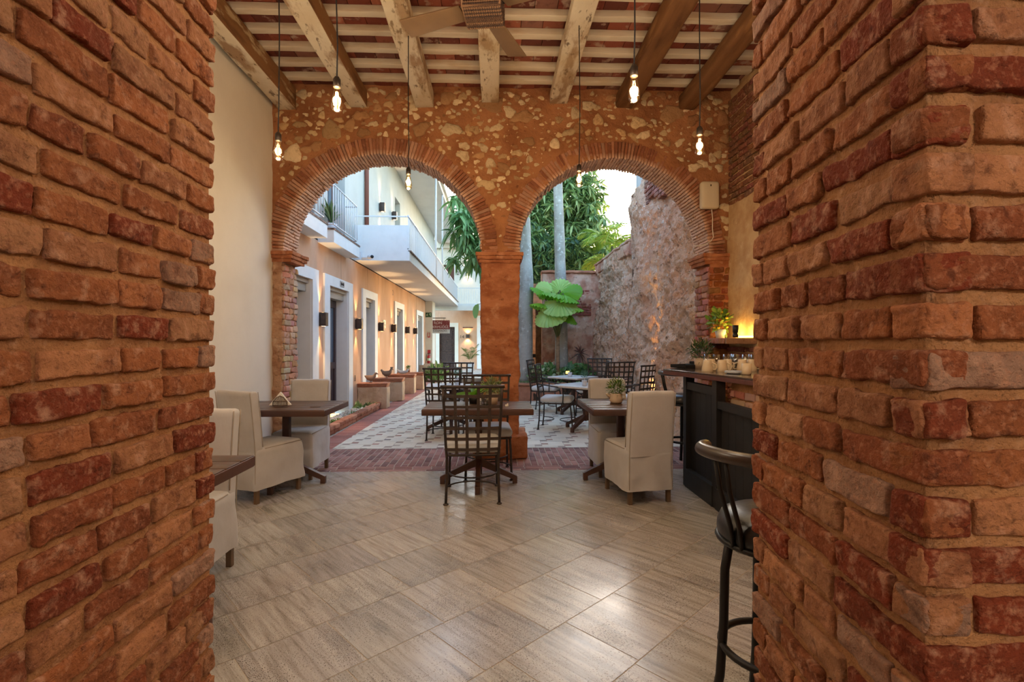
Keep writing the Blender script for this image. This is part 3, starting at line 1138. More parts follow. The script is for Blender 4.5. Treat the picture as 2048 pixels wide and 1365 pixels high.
facing(mb, (A2[1] + 0.005, YF, 0), (1, 0, 0), (0, -1, 0), 0.24, ZS - 0.09, 0.08, 0.066, 0.10, 0.16, 0.06, 0.012, n=(5, 2, 4), r=0.012, amp=0.010, sc_=12, m=1, gap=0.01,
       cols=lambda: tuple(q * random.uniform(0.6, 0.95) for q in random.choice([S(150, 92, 54), S(140, 80, 48), S(166, 108, 66)])))
# capitals
for xa, xb in ((-2.59, -2.30), (A1[1] - 0.06, A2[0] + 0.05), (2.44, 2.80)):
    for z0_, z1_, g in ((ZS - 0.035, ZS + 0.005, 0.045), (ZS - 0.075, ZS - 0.035, 0.03), (ZS - 0.115, ZS - 0.075, 0.01)):
        e = 0.045 - g
        mb.box(((xa + xb) / 2, (YF + YB) / 2, (z0_ + z1_) / 2), (xb - xa - 2 * e, YB - YF + 2 * g, z1_ - z0_ + 0.004), m=3, r=0.008, n=(14, 14, 2), amp=0.006, sc_=14, seed=9)
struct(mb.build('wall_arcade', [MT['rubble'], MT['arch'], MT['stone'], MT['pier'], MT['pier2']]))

# centre pier
mb = MB()
V, F = rb_template(np.array((0.222, (YB - YF) / 2, (ZS - 0.1 - 0.26) / 2)), 0.012, (26, 24, 120))
V = V + np.array((0.06, (YF + YB) / 2, (ZS - 0.1 + 0.26) / 2))
cz = np.abs(((V[:, 2] / 0.075) % 1.0) - 0.5)
groove = np.clip((cz - 0.38) / 0.12, 0, 1) * 0.010 * np.clip(0.5 + 1.2 * fbm(V * 2.5, 41, 2), 0, 1)
cen = np.array((0.06, (YF + YB) / 2))
d = V[:, :2] - cen
V[:, :2] -= np.sign(d) * groove[:, None] * 0.8
V = V + 0.014 * nvec(V * 5, 43, 3) + 0.005 * nvec(V * 24, 47, 2)
mb.add(V, F)
struct(mb.build('trim_pier', MT['pier']))
mb = MB()
mb.box((0.06, 6.02, 0.135), (0.63, 0.60, 0.27), r=0.02, n=(24, 24, 12), amp=0.012, sc_=7, seed=4)
struct(mb.build('trim_pier_plinth', MT['pier']))

# ------------------------------------------------------------------ ceiling, battens, beams
mb = MB()
CB = [S(142, 78, 60), S(122, 62, 48), S(156, 92, 72), S(104, 58, 48), S(136, 92, 78)]
y = 1.45
while y < 5.82:
    x = XL - random.uniform(0, 0.2)
    while x < XR:
        k = random.uniform(0.75, 1.1)
        V, F = rb_template(np.array((0.1, 0.138, 0.015)), 0.004, (2, 2, 2))
        c = random.choice(CB)
        mb.add(V + np.array((x + 0.1, y + 0.14, ZC + 0.015 + random.uniform(-0.003, 0.003))), F, tuple(q * k for q in c), 0)
        x += 0.204
    y += 0.28
mb.box((0.1, 3.6, ZC + 0.06), (5.7, 5.2, 0.06), m=1)
ceiling = struct(mb.build('ceiling', [MT['cbrick'], MT['mortar']]))
y = 5.58
while y > 1.5:
    m2 = MB()
    m2.box((0.1, y, 4.28), (5.3, 0.082, 0.062), r=0.005, n=(40, 2, 2), amp=0.004, sc_=5, seed=int(y * 10))
    m2.build('batten', MT['batten'], ceiling)
    y -= 0.28

BEAMS = [(-2.38, 0.20, 4.02, 'beam', 'flaking white ceiling beam with a bare brown side, against the cream wall'),
         (-1.575, 0.20, 4.06, 'beam', 'flaking white ceiling beam with an old hook, behind the brightest bulb on the cream wall side'),
         (-0.815, 0.20, 4.07, 'beam', 'white ceiling beam carrying a bulb cord, beside the tip of the fan blade'),
         (-0.055, 0.20, 4.13, 'beam', 'white ceiling beam running behind the wicker fan'),
         (0.745, 0.21, 4.13, 'beam', 'white ceiling beam carrying a bulb cord over the second arch'),
         (1.53, 0.23, 4.07, 'bwood', 'round-edged bare brown ceiling beam behind the bright amber bulb'),
         (2.26, 0.21, 4.08, 'bwood', 'bare brown ceiling beam nearest the plastered bar-side wall')]
for i, (x, wd, zb, mk, lab) in enumerate(BEAMS):
    m2 = MB()
    V, F = rb_template(np.array((wd / 2, 2.235, (4.255 - zb) / 2)), 0.045 if mk == 'bwood' else 0.014, (6, 60, 6))
    V = V + np.array((x, 3.6, (4.255 + zb) / 2))
    V = V + (0.016 if mk == 'bwood' else 0.007) * nvec(V * np.array((4, 1.2, 4)) + i * 9, 50 + i, 3)
    m2.add(V, F)
    o = m2.build('ceiling_beam', [MT[mk], MT['bside']])
    tag(o, lab, 'ceiling beam', 'timber beams across the ceiling')
    if mk == 'beam':
        for p in o.data.polygons:
            if abs(p.normal.x) > 0.75 and p.normal.x * (1 if x < 0.3 else -1) > 0:
                p.material_index = 1 if i in (0, 1) else 0


# ------------------------------------------------------------------ pendants
def pendant(x, y, zc, ztop, lab, dim, energy):
    t = thing('pendant_lamp', lab, 'pendant lamp', (x, y, zc), 0, 'filament bulbs hanging on black cords')
    m2 = MB()
    sx, sy = random.uniform(-0.02, 0.02), 0.0
    m2.tube([(0, 0, 0.115), (0.004, 0, 0.3), (sx * 0.5, sy, (ztop - zc) * 0.5), (0, 0, ztop - zc)], 0.0042, 6)
    m2.build('cord', MT['cord'], t)
    m2 = MB()
    m2.lathe([(0.0, 0.125), (0.012, 0.12), (0.016, 0.112), (0.021, 0.105), (0.021, 0.062), (0.0185, 0.058), (0.0, 0.058)], 16)
    m2.build('socket', MT['socket'], t)
    m2 = MB()
    m2.lathe([(0.0135, 0.06), (0.016, 0.045), (0.022, 0.02), (0.029, -0.015), (0.032, -0.04), (0.0295, -0.06), (0.019, -0.074), (0.006, -0.080), (0.0, -0.082)], 24)
    m2.build('bulb', MT['bulb'], t)
    m2 = MB()
    for k in range(4):
        a = k * math.pi / 2 + 0.4
        m2.tube([(0.006 * math.cos(a), 0.006 * math.sin(a), 0.035), (0.012 * math.cos(a), 0.012 * math.sin(a), -0.04)], 0.0013 if dim else 0.0016, 5)
    m2.build('filament', MT['filament_dim' if dim else 'filament'], t)
    lamp('pendant_bulb_light', 'POINT', (x, y, zc), energy * 1.25, (1.0, 0.78, 0.52), 0.03)


pendant(-1.515, 3.55, 2.70, 4.25, 'dim clear filament bulb hanging before the cream wall corner', True, 5)
pendant(-0.90, 2.88, 2.745, 4.25, 'large glowing filament bulb hanging above the first arch', False, 20)
pendant(-0.765, 4.45, 2.775, 4.06, 'small glowing bulb hanging in the first arch from a white beam', False, 10)
pendant(0.735, 4.35, 2.785, 4.12, 'small glowing bulb hanging in the second arch before the palm trunk', False, 10)
pendant(0.735, 2.62, 2.70, 4.25, 'large amber glowing bulb hanging before the bare brown beam', False, 20)
pendant(1.43, 3.45, 2.74, 4.25, 'small amber bulb hanging above the ivory wall speaker', False, 12)

# ------------------------------------------------------------------ ceiling fan
fan = thing('ceiling_fan', 'brown ceiling fan with a wicker basket hub under the beams', 'ceiling fan', (-0.075, 3.24, 3.40))
WK = [S(86, 58, 38), S(60, 38, 26), S(124, 90, 62)]


def wicker(mb2, r0, r1, z0, z1, rows, seg=44):
    for j in range(rows):
        z = z0 + (z1 - z0) * (j + 0.5) / rows
        rr = r0 + (r1 - r0) * (j + 0.5) / rows
        P = []
        for k in range(seg):
            a = 2 * math.pi * k / seg
            q = rr + 0.006 * (1 if (k + j) % 2 else -1)
            P.append((q * math.cos(a), q * math.sin(a), z))
        c = random.choice(WK)
        mb2.tube(P, (z1 - z0) / rows * 0.52, 5, c, closed=True)
    for k in range(seg // 2):
        a = 2 * math.pi * (k + 0.5) / (seg / 2)
        mb2.tube([(r0 * math.cos(a), r0 * math.sin(a), z0), (r1 * math.cos(a), r1 * math.sin(a), z1)], 0.005, 5, WK[0])


def weave(mb2, o, u, v, lu, lv, nu, nv_):
    o, u, v = np.array(o, float), np.array(u, float), np.array(v, float)
    nn = np.cross(u, v)
    for j in range(nv_):
        P = []
        for k in range(nu * 2 + 1):
            P.append(o + u * lu * k / (nu * 2) + v * lv * (j + 0.5) / nv_ + nn * 0.0045 * math.cos(math.pi * (k + j)))
        mb2.tube(P, lv / nv_ * 0.50, 5, random.choice(WK))
    for k in range(nu):
        p = o + u * lu * (k + 0.5) / nu
        mb2.tube([p, p + v * lv], 0.0035, 5, WK[0])


m2 = MB()
hb_, hh_, aa = 0.118, 0.17, R(-7)
cr = [np.array((hb_ * a, hb_ * b_, 0)) for a, b_ in ((-1, -1), (1, -1), (1, 1), (-1, 1))]
cr = [rotz(c[None, :], aa)[0] for c in cr]
zb_ = 0.06
for k in range(4):
    a, b_ = cr[k], cr[(k + 1) % 4]
    u_ = (b_ - a) / np.linalg.norm(b_ - a)
    weave(m2, a + np.array((0, 0, zb_)), u_, (0, 0, 1), 2 * hb_, hh_, 16, 12)
u_ = (cr[1] - cr[0]) / (2 * hb_)
v_ = (cr[3] - cr[0]) / (2 * hb_)
weave(m2, cr[0] + np.array((0, 0, zb_)), u_, v_, 2 * hb_, 2 * hb_, 16, 14)
for z in (zb_, zb_ + hh_):
    m2.tube([c + np.array((0, 0, z)) for c in cr], 0.009, 6, WK[2], closed=True)
for c in cr:
    m2.tube([c + np.array((0, 0, zb_)), c + np.array((0, 0, zb_ + hh_))], 0.008, 6, WK[2])
m2.build('hub_basket', MT['wicker'], fan)
m2 = MB()
m2.lathe([(0.0, 0.08), (0.085, 0.08), (0.09, 0.3), (0.03, 0.36), (0.02, 0.38), (0.02, 0.87), (0.07, 0.88), (0.07, 0.89), (0, 0.89)], 24)
m2.build('motor', MT['fanmetal'], fan)
for a in (156, 66, 246, 336):
    m2 = MB()
    t = R(a)
    V, F = rb_template(np.array((0.225, 0.068, 0.006)), 0.004, (8, 3, 2))
    V = V.copy()
    V[:, 1] *= 1.0 + 0.12 * V[:, 0] / 0.225
    V[:, 2] += V[:, 1] * 0.2
    V[:, 0] += 0.37
    m2.add(rotz(V, t) + np.array((0, 0, 0.12)), F)
    bl = m2.build('blade', MT['fanblade'], fan)
    m2 = MB()
    m2.add(rotz(rb_template(np.array((0.06, 0.022, 0.005)), 0, (2, 2, 2))[0] + np.array((0.135, 0, 0.128)), t), rb_template(np.array((0.06, 0.022, 0.005)), 0, (2, 2, 2))[1])
    m2.build('blade_bracket', MT['fanmetal'], bl)

# ------------------------------------------------------------------ wall speaker and cable
sp = thing('wall_speaker', 'ivory rounded flat speaker with a white cable on the arcade wall', 'speaker', (2.50, YF - 0.02, 3.06))
m2 = MB()
m2.box((0, -0.045, 0), (0.22, 0.09, 0.32), r=0.035, n=(4, 3, 4))
m2.build('body', MT['plasticwhite'], sp)
m2 = MB()
m2.box((0.0, -0.092, 0.105), (0.012, 0.004, 0.02))
m2.build('badge', MT['socket'], sp)
m2 = MB()
m2.tube([(0.035, -0.03, -0.16), (0.05, -0.02, -0.26), (0.048, -0.02, -0.38), (0.06, -0.02, -0.48), (0.03, -0.02, -0.53), (-0.05, -0.015, -0.57), (-0.11, -0.01, -0.585), (-0.16, 0.02, -0.575)], 0.005, 6)
m2.build('cable', MT['cable'], sp)

# ------------------------------------------------------------------ brick ledge with plant and light strip
m2 = MB()
facing(m2, (2.44, 5.80, 1.33), (0, -1, 0), (-1, 0, 0), 0.62, 0.066, 0.07, 0.06, 0.055, 0.075, 0.34, 0.0, n=(3, 6, 3), r=0.008, amp=0.004, m=0, gap=0.006, ends=False,
       cols=lambda: tuple(q * random.uniform(0.8, 1.1) for q in S(160, 112, 92)))
m2.box((2.62, 5.49, 1.362), (0.30, 0.60, 0.055), m=1)
ledge = m2.build('brick_ledge', [MT['arch'], MT['mortar']])
tag(ledge, 'brick ledge with a yellow glow at the foot of the plastered wall', 'ledge')
st = MB()
st.box((2.735, 5.42, 1.408), (0.02, 0.42, 0.014))
tag(st.build('light_strip', MT['ledstrip']), 'thin glowing yellow light strip lying on the brick ledge', 'light strip')
for yy in (5.3, 5.5):
    lamp('ledge_light', 'POINT', (2.69, yy, 1.45), 1.6, (1.0, 0.66, 0.16), 0.03)
m2 = MB()
m2.lathe([(0.0, 0), (0.028, 0), (0.03, 0.03), (0.024, 0.032), (0.024, 0.05), (0.03, 0.055), (0.03, 0.13), (0.0, 0.132)], 14)
tag(m2.build('spotlight', MT['stool'], loc=(2.56, 5.24, 1.398)), 'small dark spotlight standing on the near end of the brick ledge', 'spotlight')

# ================================================================== COURTYARD
# house wall on the door side: lower storey with door recesses
DOORS = [(6.35, 7.857), (8.128, 9.723), (10.445, 11.755), (13.776, 15.197), (17.588, 19.2)]
FRW, ZD, ZI, DEPTH = 0.26, 2.455, 2.285, 0.23
mb = MB()


def rects_wall(mb2, x, y0, y1, z0, z1, holes, thick=0.12, m=0, axis='x'):
    """wall in the plane x = const cut by holes (ya, yb, za, zb), built of boxes"""
    holes = sorted(holes)
    c = y0
    for (ya, yb, za, zb) in holes:
        seg = [(c, ya, z0, z1), (ya, yb, zb, z1)] + ([(ya, yb, z0, za)] if za > z0 else [])
        for (a, b_, p, q) in seg:
            if b_ - a > 1e-4 and q - p > 1e-4:
                if axis == 'x':
                    mb2.box((x - thick / 2, (a + b_) / 2, (p + q) / 2), (thick, b_ - a, q - p), m=m)
                else:
                    mb2.box(((a + b_) / 2, x + thick / 2, (p + q) / 2), (b_ - a, thick, q - p), m=m)
        c = yb
    if axis == 'x':
        mb2.box((x - thick / 2, (c + y1) / 2, (z0 + z1) / 2), (thick, y1 - c, z1 - z0), m=m)
    else:
        mb2.box(((c + y1) / 2, x + thick / 2, (z0 + z1) / 2), (y1 - c, thick, z1 - z0), m=m)


rects_wall(mb, XW, 6.2, 19.95, 0, 2.95, [(a + FRW, b_ - FRW, 0, ZI) for a, b_ in DOORS], thick=0.35)
struct(mb.build('wall_courtyard', MT['peach'], smooth=False))
for i, (a, b_) in enumerate(DOORS):
    m2 = MB()
    zt, t_ = 0.0, 0.03
    for (p, q, r0, r1) in ((a, a + FRW, 0, ZD), (b_ - FRW, b_, 0, ZD), (a + FRW, b_ - FRW, ZI, ZD)):
        m2.box((XW + t_ / 2, (p + q) / 2, (r0 + r1) / 2), (t_, q - p, r1 - r0))
    for yy in (a + FRW, b_ - FRW):           # reveal linings
        m2.box((XW - DEPTH / 2, yy - (0.004 if yy < (a + b_) / 2 else -0.004) * -1, ZI / 2), (DEPTH, 0.012, ZI))
    dn = m2.build('door_%d' % (i + 1), MT['white'])
    struct(dn)
    m2 = MB()
    m2.box((XW - DEPTH + 0.05, (a + b_) / 2, ZI - 0.09), (0.22, b_ - a - 2 * FRW, 0.18))
    m2.box((XW - DEPTH + 0.09, (a + b_) / 2, ZI - 0.03), (0.22, b_ - a - 2 * FRW, 0.06))
    m2.build('lintel', MT['lintel'], dn)
    yc, hw = (a + b_) / 2, (b_ - a) / 2 - FRW
    for s in (-1, 1):
        m2 = MB()
        x = XW - DEPTH
        for (y0_, y1_, z0_, z1_) in ((0.02, 0.12, 0.1, 2.1), (hw - 0.1, hw, 0.1, 2.1), (0.12, hw - 0.1, 0.1, 0.25), (0.12, hw - 0.1, 0.85, 0.97), (0.12, hw - 0.1, 1.97, 2.1)):
            m2.box((x, yc + s * (y0_ + y1_) / 2, (z0_ + z1_) / 2), (0.05, y1_ - y0_, z1_ - z0_))
        m2.box((x - 0.01, yc + s * hw / 2, 0.55), (0.02, hw - 0.1, 0.65))
        lf = m2.build('door_leaf', MT['doorwood'], dn, smooth=False, bevel=0.004)
        m2 = MB()
        m2.box((x - 0.005, yc + s * hw / 2, 1.47), (0.008, hw - 0.18, 1.0))
        m2.build('glass_pane', MT['glasspane'], lf)
m2 = MB()
m2.box((XW + 0.035, 9.02, 2.372), (0.012, 0.22, 0.10))
pl = tag(m2.build('door_plaque', MT['plaque']), 'small grey plaque over the white frame of the plum door', 'plaque')
m2 = MB()
for k in range(5):
    m2.box((XW + 0.043, 8.945 + 0.036 * k, 2.372), (0.004, 0.016 if k % 2 else 0.026, 0.05 if k != 2 else 0.03))
m2.build('lettering', MT['signtext'], pl)

# upper storey: plain lit wall, balcony doors, gallery wall
mb = MB()
UPD = [(6.85, 7.75, 3.12, 5.6), (8.35, 9.30, 3.12, 5.6), (13.9, 14.65, 3.12, 5.35), (17.4, 18.2, 3.12, 5.35)]
rects_wall(mb, XW, 6.2, 23.0, 2.93, 7.3, UPD, thick=0.3)
struct(mb.build('wall_upper', MT['upper'], smooth=False))
for i, (a, b_, z0_, z1_) in enumerate(UPD):
    m2 = MB()
    m2.box((XW - 0.27, (a + b_) / 2, (z0_ + z1_) / 2), (0.05, b_ - a, z1_ - z0_))
    d_ = m2.build('door_%d' % (6 + i), MT['white' if i == 0 else ('doorbrown' if i == 1 else 'lintel')])
    struct(d_)
    if i < 2:
        for s in (0.0, 0.46):
            m2 = MB()
            y0_ = a + 0.06 + s * (b_ - a)
            m2.box((XW - 0.22, y0_ + 0.2, 4.3), (0.04, 0.34, 2.3))
            m2.box((XW - 0.195, y0_ + 0.2, 4.35), (0.012, 0.16, 1.7), m=1)
            m2.build('door_leaf', [MT['doorbrown'], MT['glasspane']], d_, smooth=False)
m2 = MB()
m2.tube([(XW + 0.05, 10.68, 3.1), (XW + 0.05, 10.68, 7.2)], 0.045, 12)
tag(m2.build('downpipe', MT['downpipe']), 'red-brown downpipe on the upper white wall above the gallery parapet', 'downpipe')
mb = MB()
mb.box(((XW + -1.69) / 2, (10.3 + 24.6) / 2, 6.22), (abs(XW) - 1.69, 14.3, 0.16))
mb.box(((XW + -1.69) / 2 + 0.02, (10.3 + 24.6) / 2, 6.33), (abs(XW) - 1.69 + 0.1, 14.35, 0.06))
struct(mb.build('roof_eaves', MT['soffit'], smooth=False))


# small balconies
def balcony(y0, y1, lab):
    t = thing('balcony', lab, 'balcony', (XW, y0, 2.90), 0, 'small railed balconies')
    L, Dp = y1 - y0, 0.25
    m2 = MB()
    m2.box((Dp / 2, L / 2, 0.10), (Dp, L, 0.20))
    m2.build('slab', MT['white'], t, bevel=0.004)
    m2 = MB()
    m2.box((Dp / 2, L / 2, 0.212), (Dp + 0.02, L + 0.02, 0.028))
    m2.build('tile_trim', MT['trimtile'], t)
    for z in (0.30, 0.93):
        m2 = MB()
        m2.tube([(0, 0.05, z), (Dp - 0.06, 0.05, z), (Dp - 0.03, 0.08, z), (Dp - 0.03, L - 0.08, z), (Dp - 0.06, L - 0.05, z), (0, L - 0.05, z)], 0.012, 8)
        m2.build('rail', MT['metalwhite'], t)
    n = int((L - 0.1) / 0.115)
    for k in range(n + 1):
        m2 = MB()
        yy = 0.06 + (L - 0.12) * k / n
        m2.tube([(Dp - 0.03, yy, 0.30), (Dp - 0.03, yy, 0.93)], 0.007, 6)
        m2.build('baluster', MT['metalwhite'], t)
    return t


balcony(6.60, 7.58, 'small white railed balcony nearest the arches')
balcony(7.89, 9.36, 'small white railed balcony holding a spiky potted plant')

# long gallery
g = thing('gallery', 'long white gallery with solid end parapet and metal railing', 'gallery', (XW, 9.95, 2.95))
GW = abs(XW) - 1.69
GL = 23.0 - 9.95
m2 = MB()
m2.box((GW / 2, GL / 2 + 0.06, 0.09), (GW, GL - 0.12, 0.18))
m2.build('slab', MT['soffit'], g)
m2 = MB()
m2.box((GW / 2, 0.06, 0.35), (GW, 0.12, 0.70))
m2.build('parapet', MT['white'], g, bevel=0.012)
m2 = MB()
m2.box((GW + 0.004, GL / 2, 0.192), (0.06, GL, 0.02))
m2.build('tile_trim', MT['trimtile'], g)
for c_, s_ in (((GW - 0.03, GL / 2, 0.885), (0.035, GL, 0.03)), ((GW - 0.03, GL / 2, 0.235), (0.025, GL, 0.02)), ((GW / 2 - 0.03, 0.05, 0.885), (GW - 0.06, 0.03, 0.022))):
    m2 = MB()
    m2.box(c_, s_)
    m2.build('rail', MT['metalwhite'], g)
for k in range(95):
    m2 = MB()
    m2.box((GW - 0.03, 0.06 + (GL - 0.12) * k / 94, 0.555), (0.016, 0.016, 0.64))
    m2.build('baluster', MT['metalwhite'], g)
for yy, in ((14.6 - 9.95,), (16.4 - 9.95,)):
    m2 = MB()
    m2.tube([(GW - 0.03, yy, 0.18), (GW - 0.03, yy, 3.19)], 0.03, 10)
    m2.build('post', MT['metalwhite'], g)

# security camera
m2t = thing('security_camera', 'white bullet security camera under the gallery parapet corner', 'security camera', (-2.46, 9.86, 3.0))
m2 = MB()
m2.tube([(0.0, 0, 0), (0.09, -0.13, -0.01)], [0.04, 0.04], 14)
m2.build('body', MT['metalwhite'], m2t)
m2 = MB()
m2.tube([(0.09, -0.13, -0.01), (0.096, -0.139, -0.011)], [0.033, 0.03], 14)
m2.build('lens', MT['black'], m2t)
m2 = MB()
m2.tube([(0.03, 0, 0), (-0.05, 0.05, 0.0), (-0.16, 0.07, 0.0)], 0.014, 8)
m2.box((-0.19, 0.055, 0.03), (0.06, 0.075, 0.16))
m2.build('bracket', MT['metalwhite'], m2t)

# sconces
scs = []


def sconce(x, y, z, lab, nrm=(1, 0), e=5.0, spot=58, wide=0.125, high=0.21, color=WARM):
    t = thing('wall_sconce', lab, 'wall lamp', (x, y, z), math.atan2(nrm[1], nrm[0]), 'bronze up and down wall lamps')
    m2 = MB()
    m2.box((0.075, 0, 0), (0.11, wide, high), r=0.004)
    m2.build('housing', MT['sconce'], t)
    m2 = MB()
    m2.box((0.01, 0, 0), (0.02, wide * 0.8, high * 0.8))
    m2.build('wall_plate', MT['sconce'], t)
    m2 = MB()
    for s in (-1, 1):
        m2.lathe([(0, s * (high / 2 + 0.002)), (0.035, s * (high / 2 + 0.002))], 12, (0.075, 0, 0))
    m2.build('lens', MT['lens'], t)
    for s in (-1, 1):
        lamp('sconce_light', 'SPOT', (x + nrm[0] * 0.075, y + nrm[1] * 0.075, z + s * (high / 2 + 0.012)), e, color, 0.015,
             rot=(0 if s < 0 else math.pi, 0, 0), spot=spot, blend=0.7)
    return t


for y, lab in ((7.93, 'bronze wall lamp between the two nearest white door frames'),
               (10.02, 'bronze wall lamp between the plum door and the third white frame'),
               (11.98, 'bronze wall lamp beside the small pale exit notice'),
               (13.45, 'bronze wall lamp touching the fourth white door frame'),
               (15.55, 'bronze wall lamp just past the fourth white door frame'),
               (17.05, 'bronze wall lamp just before the last white door frame')):
    sconce(XW, y, 1.70, lab, e=34)
for y, lab in ((12.06, 'bronze wall lamp on the gallery wall nearest the downpipe'),
               (13.51, 'bronze wall lamp on the gallery wall beside the doorway')):
    sconce(XW, y, 4.56 if y < 13 else 4.72, lab, e=34)

# notice on the house wall, exit sign etc.
m2 = MB()
m2.box((XW + 0.008, 12.55, 1.78), (0.012, 0.24, 0.20))
nt_ = tag(m2.build('exit_notice', MT['exitwhite']), 'small pale exit notice on the peach wall beside a bronze lamp', 'sign')
m2 = MB()
m2.box((XW + 0.016, 12.50, 1.79), (0.004, 0.05, 0.12))
m2.box((XW + 0.016, 12.60, 1.76), (0.004, 0.06, 0.03))
m2.build('pictogram', MT['exitgreen'], nt_)

# kerb, pebble bed, pedestals
mb = MB()
for k in range(3):
    pass
yy = 6.3
k0 = 0
while yy < 10.1:
    L = random.uniform(0.2, 0.24)
    f = (yy - 6.4) / 6.3
    x = -2.40 + 0.13 * f
    for z0_, wv in ((0.0, 0.1), (0.065, 0.13)):
        V, F = rb_template(np.array((wv / 2, 0.115, 0.031)), 0.012, (4, 6, 3))
        k0 += 1
        V = V + 0.006 * nvec(V * 14 + k0 * 4.1, k0 % 71, 2)
        kk = random.uniform(0.85, 1.1)
        mb.add(V + np.array((x - 0.02, yy + L / 2, z0_ + 0.033)), F, tuple(q * kk for q in random.choice([S(176, 118, 92), S(186, 134, 108), S(160, 104, 82)])))
    yy += L
struct(mb.build('kerb_strip', MT['arch']))
mb = MB()
mb.prism([(XW, 6.25), (-2.42, 6.25), (-2.30, 10.1), (XW, 10.1)], 0.0, 0.055)
struct(mb.build('planting_bed', MT['soil']))
mb = MB()
for i in range(1500):
    y = random.uniform(6.3, 10.05)
    f = (y - 6.4) / 6.3
    x = random.uniform(XW + 0.01, -2.47 + 0.13 * f)
    a = random.uniform(0.010, 0.022)
    V, F = rb_template(np.array((a, a * 0.8, a * 0.6)).round(3), 0.009, (2, 2, 2))
    k = random.uniform(0.75, 1.05)
    mb.add(rotz(V, random.uniform(0, 3)) + np.array((x, y, 0.058 + random.uniform(0, 0.012))), F, tuple(q * k for q in random.choice([S(226, 220, 208), S(206, 196, 180), S(190, 176, 158)])))
tag(mb.build('pebbles', MT['pebble']), 'white pebbles spread along the bed below the doors', 'pebbles', kind='stuff')
PEDS = [(10.12, 0.30, -2.17, 0.515, 'tan pedestal wall carrying the plain iron bird'), (11.36, 0.30, -2.09, 0.52, 'tan pedestal wall carrying the crested iron bird'),
        (12.97, 0.30, -2.08, 0.50, 'tan pedestal wall carrying a pale blue vessel'), (14.02, 0.32, -2.0, 0.48, 'tan pedestal wall farthest along the house, carrying a tiny plant')]
for (y, d_, xr, h, lab) in PEDS:
    t = thing('pedestal_wall', lab, 'low wall', (0, y, 0), 0, 'low walls beside the door steps')
    m2 = MB()
    m2.box(((XW + xr) / 2, d_ / 2, (h - 0.09) / 2), (xr - XW, d_, h - 0.09), r=0.012, n=(14, 8, 10), amp=0.010, sc_=7, seed=int(y * 10))
    m2.build('body', MT['pedestal'], t)
    m2 = MB()
    for z0_, e in ((h - 0.09, -0.01), (h - 0.06, 0.0), (h - 0.03, 0.012)):
        m2.box(((XW + xr) / 2 + e / 2, d_ / 2, z0_ + 0.014), (xr - XW + e, d_ + 2 * e, 0.028), r=0.007, n=(16, 8, 2), amp=0.005, sc_=12, seed=int(y * 9))
    m2.build('brick_cap', MT['cap'], t)


# bird sculptures (one continuous body each)
def bird(loc, rz, lab, crest):
    t = thing('bird_sculpture', lab, 'bird sculpture', loc, rz)
    m2 = MB()
    if not crest:
        path = [(-0.135, 0, 0.135), (-0.11, 0, 0.125), (-0.06, 0, 0.10), (0, 0, 0.088), (0.05, 0, 0.10), (0.078, 0, 0.135), (0.088, 0, 0.165), (0.10, 0, 0.182), (0.118, 0, 0.186), (0.13, 0, 0.180), (0.165, 0, 0.168)]
        rad = [0.004, 0.022, 0.05, 0.062, 0.052, 0.034, 0.024, 0.024, 0.022, 0.012, 0.003]
    else:
        path = [(-0.135, 0, 0.18), (-0.125, 0, 0.175), (-0.11, 0, 0.155), (-0.075, 0, 0.115), (-0.02, 0, 0.092), (0.04, 0, 0.10), (0.085, 0, 0.135), (0.10, 0, 0.17), (0.108, 0, 0.195), (0.122, 0, 0.20), (0.135, 0, 0.192), (0.165, 0, 0.182)]
        rad = [0.012, 0.026, 0.024, 0.044, 0.066, 0.064, 0.042, 0.026, 0.026, 0.022, 0.012, 0.003]
    m2.tube(path, rad, 14)
    m2.build('body', MT['birdclay'], t)
    m2 = MB()
    m2.tube([(0.0, 0, 0.04), (0.0, 0, 0.008)], [0.010, 0.008], 8)
    m2.lathe([(0, 0.0), (0.035, 0.0), (0.035, 0.006), (0.0, 0.008)], 12)
    m2.build('stand', MT['birdclay'], t)
    if crest:
        m2 = MB()
        for q in range(4):
            m2.tube([(0.098 + q * 0.014, 0, 0.212), (0.094 + q * 0.016, 0, 0.245)], [0.010, 0.012], 7)
        m2.build('crest', MT['birdclay'], t)


bird((-2.52, 10.25, 0.517), R(-8), 'plain iron bird sculpture with a long beak on the nearest pedestal', False)
bird((-2.47, 11.50, 0.522), R(-8), 'crested iron bird sculpture with a round tail on the second pedestal', True)
m2 = MB()
m2.tube([(-0.14, 0, 0.12), (-0.11, 0, 0.07), (-0.05, 0, 0.045), (0.05, 0, 0.045), (0.11, 0, 0.07), (0.15, 0, 0.13)], [0.012, 0.03, 0.042, 0.042, 0.032, 0.014], 12)
tag(m2.build('vessel', MT['bluegrey'], loc=(-2.40, 13.1, 0.502)), 'pale blue boat-shaped vessel on the third pedestal', 'vessel')


